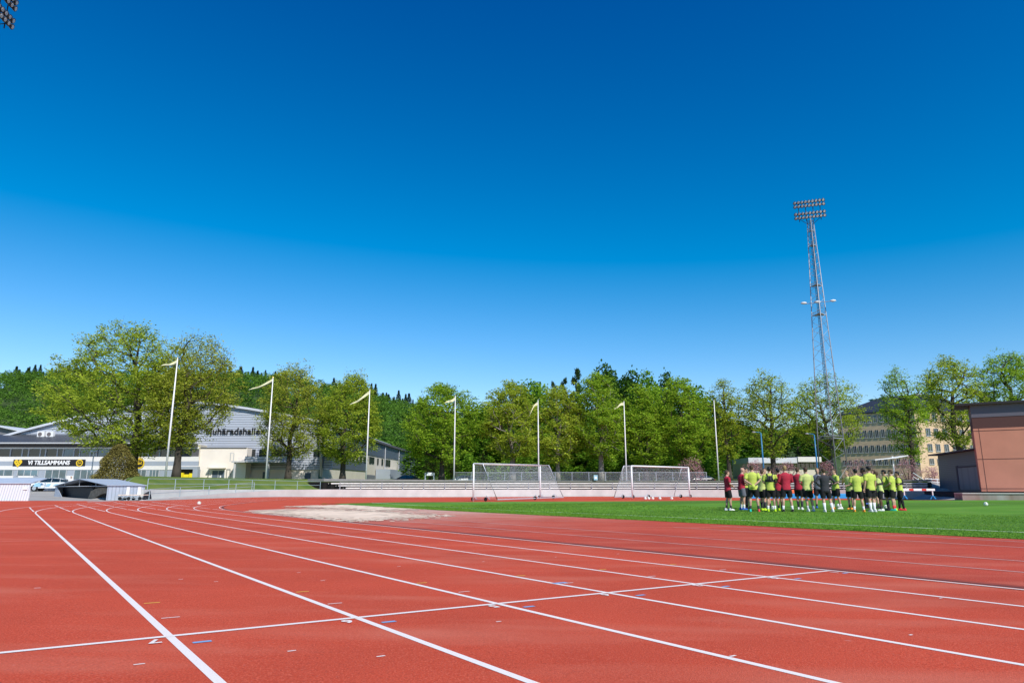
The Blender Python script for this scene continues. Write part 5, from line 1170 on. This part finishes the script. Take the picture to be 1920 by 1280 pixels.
# butterfly canopy
Yk = 104; x = X(1678, Yk, 900); e = empty('shelter_canopy', (x, Yk, 1.95), 0, 'white wing shaped shelter canopy on one post behind the players at the right', 'canopy'); zc = P(1677, 859, Yk).z-1.95
mb = MB(); mb.tube([(0, 0, 0), (0, 0, zc+.3)], .12, 8); mb.build('post', M_WHITE, e)
for s_, ln, up in ((-1, 3.1, .12), (1, 1.9, .32)): mb = MB(); mb.prism([(0, -.9, zc), (s_*ln, -.9, zc+up-.42*(s_ < 0)), (s_*ln, 1.4, zc+up-.42*(s_ < 0)), (0, 1.4, zc)], (0, 0, .12)); mb.build('wing', M_WHITE, e)
mb = MB(); mb.box(-2.3, 1.0, -.5, .5, .95, 1.03)
for a in (-2.2, -.6, .9): mb.tube([(a, 0, 0), (a, 0, .95)], .04, 5)
mb.build('counter', M_BANDW, e)
# stair rails right of the canopy
Yk = 100; e = empty('stair_railing', (X(1742, Yk), Yk, 1.2), 0, 'pale stair railing descending beside the grey shed', 'railing')
w0 = Vector(e.location)
for a, b in (((1712, 886), (1732, 899)), ((1736, 897), (1767, 899)), ((1736, 902), (1767, 904)), ((1736, 907), (1767, 909)), ((1712, 893), (1732, 906))):
    mb = MB(); mb.tube([P(*a, Yk)-w0, P(*b, Yk)-w0], .05, 5); mb.build('rail', M_WHITE, e)
for px in (1712, 1722, 1735, 1746, 1757, 1766): mb = MB(); a = P(px, 899, Yk)-w0; mb.tube([a+Vector((0, 0, .2)), a-Vector((0, 0, 1.3))], .05, 5); mb.build('post', M_WHITE, e)
# signboard
Yk = 103; e = empty('signboard', (X(806, Yk), Yk, 1.95), 0, 'small white signboard between two blue grey posts left of the lone tree trunk', 'sign')
for px in (797.5, 813.5): mb = MB(); a = X(px, Yk)-e.location.x; mb.box(a-.09, a+.09, -.05, .05, -.1, P(800, 886, Yk).z-1.95); mb.build('post', M_BANDG, e)
mb = MB(); a, b = X(800, Yk)-e.location.x, X(811, Yk)-e.location.x; z0, z1 = P(800, 891, Yk).z-1.95, P(800, 885.5, Yk).z-1.95; mb.box(a, b, -.03, .03, z0, z1); mb.build('panel', M_WHITE, e)
Yk = 100.6; e = empty('fence_sign', (X(1117, Yk), Yk, 2.2), 0, 'small pale blue sign on the wire fence beside the pale tree trunk', 'sign'); mb = MB(); mb.box(-.27, .27, -.02, .02, -.1, .6); mb.build('panel', mat('sign_blue', (.30, .52, .60), rough=.5), e); mb = MB(); mb.box(-.16, .16, -.03, -.021, .1, .35); mb.build('print', M_WHITE, e)

# ------------------------------------------------------------------ goals
M_NET = mat('net_cord', (.62, .66, .70), rough=.8)
def goal(pl_, pr_, back_dir, label, Hg=2.44, deep=2.1, top=.85):
    """pl_, pr_: world feet of the two posts; back_dir: 2D unit vector to the back of the goal"""
    e = empty('football_goal', (pl_.x, pl_.y, pl_.z), 0, label, 'goal', 'portable football goals'); o0 = Vector(pl_)
    A = Vector((0, 0, 0)); B = pr_-o0; bd = Vector((back_dir[0], back_dir[1], 0)); U = Vector((0, 0, Hg))
    for p in (A, B): mb = MB(); mb.tube([p, p+U], .06, 10); mb.build('post', M_WHITE, e, smooth=True)
    mb = MB(); mb.tube([A+U, B+U], .06, 10); mb.build('crossbar', M_WHITE, e, smooth=True)
    fr = mat('goal_frame', (.55, .57, .60), rough=.4, metal=.3)
    for p in (A, B):
        mb = MB(); mb.tube([p+U, p+U+bd*top*.95-Vector((0, 0, .02)), p+U+bd*top-Vector((0, 0, .08)), p+bd*deep+Vector((0, 0, .12)), p+Vector((0, 0, .10))], .032, 6); mb.build('side_frame', fr, e, smooth=True)
    mb = MB(); mb.tube([A+bd*deep+Vector((0, 0, .12)), B+bd*deep+Vector((0, 0, .12))], .035, 6); mb.build('rear_bar', fr, e)
    mid = A.lerp(B, .33)
    for p in (A, A+bd*deep*.55+(B-A)*.0, B, A.lerp(B, .55)+bd*deep, B+bd*deep*.6):
        mb = MB(); d_ = (B-A).normalized(); mb.tube([p+Vector((0, 0, .14))-bd*.06-d_*.03, p+Vector((0, 0, .14))-bd*.06+d_*.03], .13, 14); mb.build('wheel', M_BLK, e)
        mb = MB(); mb.tube([p+Vector((0, 0, .14)), p+Vector((0, 0, .36)), p+bd*.3+Vector((0, 0, .14))], .025, 5); mb.build('wheel_bracket', fr, e)
    # net: cords on the sloping back, the top and both sides
    mb = MB(); W = (B-A); n = int(W.length/.12); c = .0035
    prof = [U, U+bd*top, bd*deep+Vector((0, 0, .12))]
    def cord(pts): mb.tube(pts, c, 3, cap=False)
    for k in range(n+1): cord([A+W*k/n+q for q in prof])
    L1, L2 = top, (prof[2]-prof[1]).length
    for k in range(1, int(L1/.12)): q = U+bd*(.12*k); cord([A+q, B+q])
    for k in range(0, int(L2/.12)): q = prof[1].lerp(prof[2], k*.12/L2); cord([A+q, B+q])
    for p in (A, B):
        for k in range(1, int(Hg/.12)):
            z = .12*k; dmax = deep-(deep-top)*z/Hg; cord([p+Vector((0, 0, z)), p+bd*dmax+Vector((0, 0, z))])
        for k in range(1, int(deep/.12)):
            y = .12*k; zt = Hg if y < top else Hg*(deep-y)/(deep-top); cord([p+bd*y+Vector((0, 0, .1)), p+bd*y+Vector((0, 0, max(.15, zt)))])
    mb.build('net', M_NET, e); return e
def foot(px, py, Y): v = P(px, py, Y); return v
a = foot(887.5, 939.2, 46.8); b = foot(1013.2, 934.6, 52.4)
d_ = (b-a).to_2d().normalized(); n_ = Vector((d_.y, -d_.x)); 
goal(a, b, (n_.x, n_.y), 'left portable football goal, white frame seen from its side with net', 2.44)
a = foot(1186, 934.0, 53.0); b = foot(1293.5, 932.8, 57.0); d_ = (b-a).to_2d().normalized(); n_ = Vector((-d_.y, d_.x)); bk = (Vector((-.62, -.45))).normalized()
goal(a, b, (bk.x, bk.y), 'right portable football goal, turned away, with balls lying behind its posts', 2.40, deep=1.9)
# ------------------------------------------------------------------ mats, barrier
M_MATB = mat('mat_blue', (.03, .28, .60), rough=.5); M_MATO = mat('mat_orange', (.78, .17, .06), rough=.5)
Ym = 70
def boxpx(name, x0, x1, y0, y1, Y, dep, m, label, cat, bev=.04, e=None):
    a, b = P(x0, y1, Y), P(x1, y1, Y); zt = P(x0, y0, Y).z; mb = MB(); mb.box(a.x, b.x, Y, Y+dep, a.z, zt); o = mb.build(name, m, e)
    if label: tag(o, label, cat)
    bv = o.modifiers.new('b', 'BEVEL'); bv.width = bev; bv.segments = 2; return o
boxpx('landing_mat', 1408, 1478, 925.5, 934.2, Ym, 2.2, M_MATB, 'left blue landing mat glimpsed between the legs of the players', 'mat')
boxpx('landing_mat', 1480, 1601, 925, 934.2, Ym, 2.2, M_MATB, 'long blue landing mat behind the legs of the players', 'mat')
boxpx('orange_mat', 1482, 1548, 917.5, 924.6, Ym+.1, 2.0, M_MATO, 'orange mat lying on the long blue landing mat', 'mat')
e = empty('hurdle_barrier', P(1748, 935, 74), 0, 'long white and red water jump barrier with blue and white legs', 'barrier'); w0 = Vector(e.location)
for k, (x0, x1, m) in enumerate(((1690, 1704, M_WHITE), (1704, 1712, mat('barrier_red', (.6, .06, .04), rough=.5)), (1712, 1728, M_WHITE), (1728, 1736, mat('barrier_red', (.6, .06, .04))), (1736, 1752, M_WHITE))):
    mb = MB(); a = P(x0, 919.6, 74)-w0; b = P(x1, 915.6, 74)-w0; mb.box(a.x, b.x, -.07, .07, a.z, b.z); mb.build('beam', m, e)
for px in (1748, 1695):
    mb = MB(); a = P(px, 919.6, 74)-w0; mb.tube([(a.x, 0, a.z), (a.x, 0, .35)], .06, 6); mb.build('leg', M_WHITE, e)
    mb = MB(); mb.tube([(a.x-.28, 0, 0), (a.x, 0, .38), (a.x+.28, 0, 0)], .05, 5); mb.tube([(a.x, -.4, 0), (a.x, 0, .38), (a.x, .4, 0)], .05, 5); mb.build('foot', M_MATB, e)

# ------------------------------------------------------------------ people
SKIN = [mat('skin_a', (.52, .31, .22), rough=.55), mat('skin_b', (.42, .24, .16), rough=.55), mat('skin_dark', (.11, .055, .035), rough=.5)]
C_ = dict(yellow=mat('shirt_yellow', (.50, .58, .10), rough=.8, var=.06, scale=6, bump=.4, bscale=14), pale=mat('shirt_pale', (.54, .60, .20), rough=.8, var=.06, scale=6, bump=.4, bscale=14),
          red=mat('shirt_red', (.40, .022, .045), rough=.8, var=.08, scale=6, bump=.4, bscale=14), black=mat('cloth_black', (.012, .012, .014), rough=.8), grey=mat('cloth_grey', (.13, .14, .17), rough=.8, var=.1, scale=8),
          dark=mat('cloth_charcoal', (.035, .036, .042), rough=.8, bump=.4, bscale=14), white=mat('cloth_white', (.72, .72, .72), rough=.8), neon=mat('neon', (.55, .85, .02), rough=.5), blue=mat('boot_blue', (.02, .10, .45), rough=.4),
          turq=mat('boot_turquoise', (.02, .55, .42), rough=.4), orange=mat('boot_orange', (.85, .30, .02), rough=.4), redb=mat('boot_red', (.75, .04, .06), rough=.4), brown=mat('hair_brown', (.07, .04, .022), rough=.6),
          hblack=mat('hair_black', (.012, .010, .009), rough=.5), blond=mat('hair_blond', (.30, .20, .09), rough=.6), eye=mat('eye_dark', (.02, .015, .012), rough=.2), lip=mat('lip', (.30, .10, .08), rough=.5),
          stripes=corr('striped_grey', (.16, .17, .20), 'Z', .06, .3))
def remeshed(mb, voxel, smooth=2):
    o = mb.build('tmp'); r = o.modifiers.new('r', 'REMESH'); r.mode = 'VOXEL'; r.voxel_size = voxel
    s_ = o.modifiers.new('s', 'SMOOTH'); s_.factor = .5; s_.iterations = smooth
    me = bpy.data.meshes.new_from_object(o.evaluated_get(bpy.context.evaluated_depsgraph_get())); old = o.data
    bpy.data.objects.remove(o); bpy.data.meshes.remove(old); return me
def mesh_obj(me, name, m, parent):
    me.name = name; me.materials.clear(); me.materials.append(m); me.polygons.foreach_set('use_smooth', [True]*len(me.polygons))
    o = bpy.data.objects.new(name, me); COL.objects.link(o); o.parent = parent; return o
def person(loc, rz, ht, label, shirt='yellow', shorts='black', skin=0, hair='brown', sock='white', boot='white', arms='front', stance=(.13, 0, -.13, 0), lean=0.0, turn=0.0, long_=False, vest=False, legs='bare', hang=None, cat='person', group='players and coaches gathered on the pitch', boot2=None, num=True):
    """faces local +y. stance: x,y of left foot and right foot"""
    e = empty('person', loc, rz, label, cat, group); k = ht/1.80; e.scale = (k, k, k)
    lx, ly, rx, ry = stance
    V = lambda x, y, z: Vector((x, y+lean*max(0, z-.9), z))
    hipL, hipR = V(.10, 0, .90), V(-.10, 0, .90)
    feet = [Vector((lx, ly, .09)), Vector((rx, ry, .09))]
    knees = [(h.lerp(f_, .5)+Vector((0, .035, .02))) for h, f_ in zip((hipL, hipR), feet)]
    sh = [V(.195, -.01, 1.455), V(-.195, -.01, 1.455)]
    if arms == 'back': el = [V(.285, -.10, 1.20), V(-.285, -.10, 1.20)]; wr = [V(.07, -.20, 1.02), V(-.05, -.21, 1.04)]
    elif arms == 'hips': el = [V(.40, -.08, 1.22), V(-.40, -.08, 1.22)]; wr = [V(.19, .05, 1.06), V(-.19, .05, 1.06)]
    elif arms == 'folded': el = [V(.27, .08, 1.18), V(-.27, .08, 1.18)]; wr = [V(-.06, .22, 1.22), V(.06, .24, 1.19)]
    elif arms == 'front': el = [V(.27, .02, 1.17), V(-.27, .02, 1.17)]; wr = [V(.09, .23, 1.07), V(-.09, .23, 1.07)]
    elif arms == 'down': el = [V(.25, -.02, 1.16), V(-.25, -.02, 1.16)]; wr = [V(.26, .05, .90), V(-.26, .05, .90)]
    elif arms == 'face': el = [V(.27, .10, 1.20), V(-.27, .02, 1.17)]; wr = [V(.10, .20, 1.42), V(-.10, .22, 1.10)]
    else: el = [V(.26, -.02, 1.16), V(-.27, .02, 1.17)]; wr = [V(.27, .05, .91), V(-.09, .23, 1.07)]
    neck = V(0, 0, 1.50); hd = V(0, .02, 1.665)
    mb = MB()
    mb.rings([(0, y+lean*max(0, z-.9), z, a, b) for y, z, a, b in ((0, .84, .13, .10), (0, .90, .165, .115), (0, .98, .16, .112), (0, 1.08, .14, .10), (0, 1.20, .155, .11), (-.005, 1.32, .175, .12), (-.01, 1.42, .185, .11), (-.01, 1.475, .13, .085), (0, 1.51, .07, .068), (.005, 1.58, .058, .062))], 16)
    # head: skull, jaw, nose, ears
    R_ = Matrix.Translation(hd) @ Matrix.Rotation(turn, 4, 'Z'); hm = MB()
    hm.rings([(0, y, z, a, b) for y, z, a, b in ((.045, -.125, .026, .03), (.035, -.105, .045, .055), (.02, -.07, .060, .078), (.012, -.02, .070, .090), (.004, .03, .075, .097), (0, .075, .072, .093), (-.004, .105, .052, .070), (-.006, .12, .02, .03))], 16)
    hm.tube([(0, .095, .015), (0, .118, -.022), (0, .100, -.034)], [.010, .014, .010], 6)
    for s_ in (-1, 1): hm.tube([(s_*.072, -.005, -.03), (s_*.082, -.012, .0), (s_*.076, -.012, .025)], [.010, .014, .010], 6)
    mb.add([R_ @ Vector(v) for v in hm.v], hm.f)
    for h_, kn, f_ in zip((hipL, hipR), knees, feet):
        cf = kn.lerp(f_, .30)+Vector((0, -.018, 0)); mb.tube([h_+Vector((0, 0, .05)), h_.lerp(kn, .4), kn, cf, kn.lerp(f_, .75), f_, f_-Vector((0, 0, .03))], [.085, .082, .056, .060, .045, .038, .040], 10)
        mb.tube([f_-Vector((0, .05, .045)), f_+Vector((0, .05, -.05)), f_+Vector((0, .15, -.065))], [.036, .038, .025], 8)
    for s_, e_, w_ in zip(sh, el, wr):
        mb.tube([s_+Vector((0, 0, .0)), s_.lerp(e_, .35), e_, e_.lerp(w_, .35), w_], [.058, .050, .040, .041, .028], 10)
        d = (w_-e_).normalized(); mb.tube([w_, w_+d*.045, w_+d*.085], [.026, .036, .030], 8)
    me = remeshed(mb, .0135)
    # fingers, one short tapering chain each, rooted in the palm
    fb = MB()
    for sd, e_, w_ in zip((1, -1), el, wr):
        d = (w_-e_).normalized(); a = d.cross(Vector((0, 0, 1)));  a = a.normalized() if a.length > .05 else Vector((1, 0, 0)); c = d.cross(a)
        for q, ln in zip((-1.5, -.5, .5, 1.5), (.058, .070, .075, .062)):
            b0 = w_+d*.075+a*q*.016; fb.tube([b0-d*.02, b0+d*ln*.45, b0+d*ln*.8+c*.018, b0+d*ln*.9+c*.038], [.010, .0095, .0085, .006], 6)
        b0 = w_+d*.03+a*sd*.028; fb.tube([b0, b0+d*.03+a*sd*.018, b0+d*.06+a*sd*.02+c*.012], [.012, .010, .007], 6)
    bm = bmesh.new(); bm.from_mesh(me); bm.from_mesh(fb.mesh('f')); bm.to_mesh(me); bm.free()
    mesh_obj(me, 'body', SKIN[skin], e)
    # shirt
    sb = MB(); hem = .84 if shirt != 'jacket' else .82
    sb.rings([(0, y+lean*max(0, z-.9), z, a, b) for y, z, a, b in ((0, hem, .195, .145), (0, .93, .190, .142), (0, 1.05, .172, .130), (0, 1.18, .180, .135), (-.005, 1.30, .200, .143), (-.01, 1.41, .208, .130), (-.01, 1.475, .155, .098), (0, 1.505, .095, .082), (0, 1.52, .08, .075))], 18)
    for s_, e_, w_ in zip(sh, el, wr):
        if long_: sb.tube([s_+Vector((0, 0, .005)), s_.lerp(e_, .4), e_, e_.lerp(w_, .5), e_.lerp(w_, .96)], [.078, .072, .060, .054, .044], 10)
        else: sb.tube([s_+Vector((0, 0, .005)), s_.lerp(e_, .4), s_.lerp(e_, .80)], [.078, .074, .070], 10)
    sh_o = mesh_obj(remeshed(sb, .0165, 3), 'shirt', C_[shirt], e)
    if vest:
        vb = MB()
        vb.rings([(0, -.002+lean*max(0, z-.9), z, a, b) for z, a, b in ((1.17, .192, .147), (1.22, .199, .151), (1.27, .206, .154))], 18)
        for s_ in (-1, 1):
            vb.tube([V(s_*.10, -.150, 1.25), V(s_*.075, -.150, 1.38), V(s_*.11, -.085, 1.50), V(s_*.11, .06, 1.50), V(s_*.10, .140, 1.38), V(s_*.10, .155, 1.25)], [.030, .030, .022, .022, .026, .026], 6)
        vb.tube([V(0, -.158, 1.22), V(0, -.150, 1.42)], [.05, .04], 8)
        mesh_obj(remeshed(vb, .014, 1), 'tracker_vest', C_['dark'], e)
    # shorts
    pb = MB(); pb.rings([(0, 0, z, a, b) for z, a, b in ((.78, .16, .125), (.84, .186, .136), (.92, .184, .134), (1.0, .166, .124))], 16)
    for h_, kn in zip((hipL, hipR), knees):
        pb.tube([h_+Vector((0, 0, .0)), h_.lerp(kn, .45), h_.lerp(kn, .86)], [.108, .110, .106], 12)
    mesh_obj(remeshed(pb, .0165, 2), 'shorts', C_[shorts], e)
    for i, (kn, f_) in enumerate(zip(knees, feet)):
        if legs == 'tights': 
            tb = MB(); tb.tube([(hipL, hipR)[i].lerp(kn, .7), kn, kn.lerp(f_, .3)+Vector((0, -.018, 0)), kn.lerp(f_, .75), f_], [.070, .062, .066, .050, .043], 10); tb.build('tights', C_['black'], e, smooth=True)
        top_ = .35 if sock.startswith('long_') else .66
        kb = MB(); kb.tube([kn.lerp(f_, top_)+Vector((0, -.010, 0)), kn.lerp(f_, .85), f_, f_-Vector((0, .01, .04))], [.050 if top_ > .5 else .066, .044, .043, .045], 10); kb.build('sock', C_[sock.replace('long_', '')], e, smooth=True)
        fb2 = MB(); x, y = f_.x, f_.y
        fb2.rings([(x, y+.035, .0, .046, .135), (x, y+.035, .018, .050, .140), (x, y+.035, .038, .049, .136), (x, y+.02, .062, .044, .105), (x, y-.02, .088, .040, .062), (x, y-.03, .105, .038, .048)], 14); fb2.build('boot', C_[boot if i == 0 or not boot2 else boot2], e, smooth=True)
    # hair, eyes, mouth
    if hair:
        hb = MB(); hb.rings([(0, y, z, a, b) for y, z, a, b in ((-.045, -.045, .050, .058), (-.030, -.01, .072, .076), (-.014, .035, .080, .094), (-.008, .08, .079, .098), (-.006, .112, .060, .078), (-.006, .132, .025, .034))], 16)
        ho = MB(); ho.add([R_ @ Vector(v) for v in hb.v], hb.f); ho.build('hair', C_[hair], e, smooth=True)
    for s_ in (-1, 1):
        eb = MB(); eb.sphere((s_*.030, .090, .018), .0105, 8, 6); eo = MB(); eo.add([R_ @ Vector(v) for v in eb.v], eb.f); eo.build('eye', C_['eye'], e, smooth=True)
    lb = MB(); lb.tube([(-.022, .090, -.062), (0, .098, -.060), (.022, .090, -.062)], [.004, .006, .004], 6); lo_ = MB(); lo_.add([R_ @ Vector(v) for v in lb.v], lb.f); lo_.build('mouth', C_['lip'], e, smooth=True)
    if hang == 'vest':
        b_o = MB(); b_o.rings([(.01, -.24, .88, .05, .035), (.02, -.245, .96, .075, .04), (.0, -.24, 1.05, .05, .03)], 10); o = b_o.build('bib_in_hands', C_['yellow'], e, smooth=True); o.name = 'training_bib'
    return e
def solveY(px, foot_py):
    return G(px, foot_py)
PEOPLE = [
 (1367, 957, 881, -80, dict(shirt='red', arms='front', hair='brown', sock='dark', boot='white', legs='bare', stance=(.10, .06, -.08, -.08)), 'leftmost man in red tee and black shorts, facing right'),
 (1393, 956, 876, -75, dict(shirt='red', shorts='grey', arms='front', hair=None, sock='white', boot='blue', lean=.10), 'bald man in red tee and grey shorts facing right'),
 (1401, 954, 876, -95, dict(shirt='yellow', arms='front', hair='hblack', skin=1, legs='tights', sock='dark', boot='black'), 'dark haired player in black tights half hidden behind the tall player'),
 (1415, 959.5, 868, -12, dict(shirt='yellow', arms='back', hair='brown', sock='dark', boot='redb', boot2='turq', stance=(.16, 0, -.15, .02), hang='vest'), 'tall player from behind, hands clasped on a bib behind his back'),
 (1431, 957, 880, -60, dict(shirt='pale', arms='folded', hair='brown', sock='long_dark', boot='neon', stance=(.16, 0, -.16, .1), lean=.12), 'player leaning forward in pale shirt and neon boots beside the tall player'),
 (1439, 952, 873, 150, dict(shirt='yellow', arms='front', hair='brown', sock='dark', boot='black'), 'player whose face shows between the leaning player and the one with tracker vest'),
 (1448, 959, 874, -8, dict(shirt='yellow', arms='front', hair='hblack', sock='white', boot='neon', vest=True, stance=(.12, 0, -.14, .05)), 'player from behind with black tracker vest, ball at his feet'),
 (1464, 957.5, 877, 20, dict(shirt='red', arms='front', hair='hblack', skin=1, sock='dark', boot='neon', stance=(.09, .02, -.09, 0)), 'black haired man in red tee just left of the long sleeved red jacket'),
 (1477.5, 959.5, 872, 5, dict(shirt='red', arms='front', hair='blond', long_=True, sock='white', boot='dark', stance=(.19, 0, -.17, 0)), 'man from behind in long sleeved red jacket, feet wide apart'),
 (1501, 955.5, 876, -30, dict(shirt='red', arms='folded', hair='brown', sock='long_dark', boot='white', stance=(.08, 0, -.08, .05)), 'man in red tee partly hidden behind the pale shirted player'),
 (1517, 959, 875, 8, dict(shirt='pale', arms='front', hair='brown', sock='white', boot='white', stance=(.24, .1, -.06, -.1)), 'player from behind in pale shirt with striding legs, right of the red jacket'),
 (1538, 952.5, 877, 170, dict(shirt='stripes', arms='down', hair='blond', sock='dark', boot='blue', stance=(.14, 0, -.18, .1)), 'man facing the camera in a grey striped shirt and blue boots'),
 (1551, 960, 877, 5, dict(shirt='dark', arms='hips', hair='brown', long_=True, sock='long_white', boot='white', stance=(.24, 0, -.10, -.05)), 'man from behind in black long sleeved top, hands on hips'),
 (1571, 954.5, 878, 100, dict(shirt='yellow', arms='one', hair='brown', sock='white', boot='orange', boot2='white', stance=(.12, .12, -.1, -.1)), 'yellow shirted player turned left beside the black long sleeved top'),
 (1597, 955, 882, 120, dict(shirt='pale', arms='face', hair='blond', sock='dark', boot='orange', lean=.12, stance=(.1, 0, -.1, 0)), 'blond player gesturing with his hands at chest height'),
 (1611.5, 960, 878, 0, dict(shirt='yellow', arms='front', hair='hblack', sock='white', boot='orange', stance=(.19, 0, -.19, 0)), 'player from behind with legs apart in orange boots'),
 (1626, 953, 875, 60, dict(shirt='dark', arms='folded', hair='hblack', skin=2, legs='tights', sock='blue', boot='black', long_=True), 'dark clothed man behind the player in white boots'),
 (1637, 960, 873, 25, dict(shirt='yellow', arms='down', hair='hblack', sock='long_white', boot='white', stance=(.1, 0, -.1, -.02)), 'player from behind in yellow shirt with white socks and white boots'),
 (1645, 953, 880, 100, dict(shirt='yellow', arms='front', hair='brown', sock='dark', boot='black'), 'player mostly hidden behind the one in white boots'),
 (1655, 958, 883, 75, dict(shirt='pale', arms='folded', hair='brown', skin=2, vest=True, sock='dark', boot='white', lean=.14, stance=(.1, 0, -.1, .06)), 'dark skinned player with tracker vest looking down to the left'),
 (1667, 957, 880, 60, dict(shirt='yellow', arms='folded', hair='hblack', skin=1, sock='long_dark', boot='dark', lean=.05, stance=(.1, .04, -.12, -.04)), 'player with folded arms left of the one in red socks'),
 (1678, 957.5, 880, 55, dict(shirt='yellow', arms='front', hair='brown', sock='redb', boot='neon', boot2='turq', stance=(.1, 0, -.1, 0)), 'player with red socks and green boots, second from the right'),
 (1692, 957, 883, 70, dict(shirt='yellow', arms='one', hair='hblack', skin=1, vest=True, legs='tights', sock='long_black', boot='redb', lean=.05, stance=(.13, .1, -.1, -.08)), 'rightmost player in black tights and red boots with tracker vest'),
]
for px, fy, ty, face, kw, lab in PEOPLE:
    g_ = G(px, fy); z = H(g_.x, g_.y)+.012; ht = P(px, ty, g_.y).z-z; ht = min(1.98, max(1.66, ht))
    if kw['stance'] if 'stance' in kw else False: pass
    person((g_.x, g_.y, z), math.radians(face)-math.atan2(g_.x, g_.y)*.3, ht, lab, **kw)
Yp = 80; xp = X(133, Yp, 900); person((xp, Yp, yard(xp, Yp)), math.radians(200), 1.72, 'person in white top standing beyond the white car by the open shed', shirt='white', shorts='grey', arms='down', hair='blond', sock='white', boot='white', group='people in the yard')

# footballs
def ball(p, label, group=None, name='football'):
    e = empty(name, p, random.uniform(0, 3), label, 'ball', group); mb = MB(); mb.sphere((0, 0, .11), .11, 18, 12); mb.build('shell', mat('ball_white', (.78, .78, .74), rough=.35), e, smooth=True)
    pb = MB()
    for ax in ((0, 0, 1), (.89, 0, .45), (.28, .85, .45), (-.72, .53, .45), (-.72, -.53, .45), (.28, -.85, .45)):
        n_ = Vector(ax).normalized(); a = n_.orthogonal().normalized(); b = n_.cross(a); c = Vector((0, 0, .11))+n_*.1085
        pb.add([c+(a*math.cos(t)+b*math.sin(t))*.032 for t in [2*PI*q/5 for q in range(5)]]+[c+n_*.004], [(q, (q+1) % 5, 5) for q in range(5)])
    pb.build('panels', mat('ball_panel', (.25, .42, .16), rough=.4), e)
g_ = G(373, 946.5); ball((g_.x, g_.y, H(g_.x, g_.y)+.003), 'football lying alone on the red track at the left')
for px, fy, lab in ((1849, 949, 'football lying alone on the grass at the right'), (1450.5, 957.5, 'football on the grass between the neon boots of the player with tracker vest'), (1573, 953, 'football behind the white socks of the man in black long sleeves'), (1662.5, 955.5, 'football between the legs of the rightmost players')):
    g_ = G(px, fy); ball((g_.x, g_.y, H(g_.x, g_.y)+.015), lab)
for k, px in enumerate((1210, 1216.5, 1224, 1237.5, 1259.5)):
    p = P(px, 936.8, 52.4); ball((p.x, p.y, p.z), ('first', 'second', 'third', 'fourth', 'fifth')[k]+' ball from the left in the row under the right goal', 'balls lying in the right goal')
# small rough weeds on the terrace edge and curb of the pitch
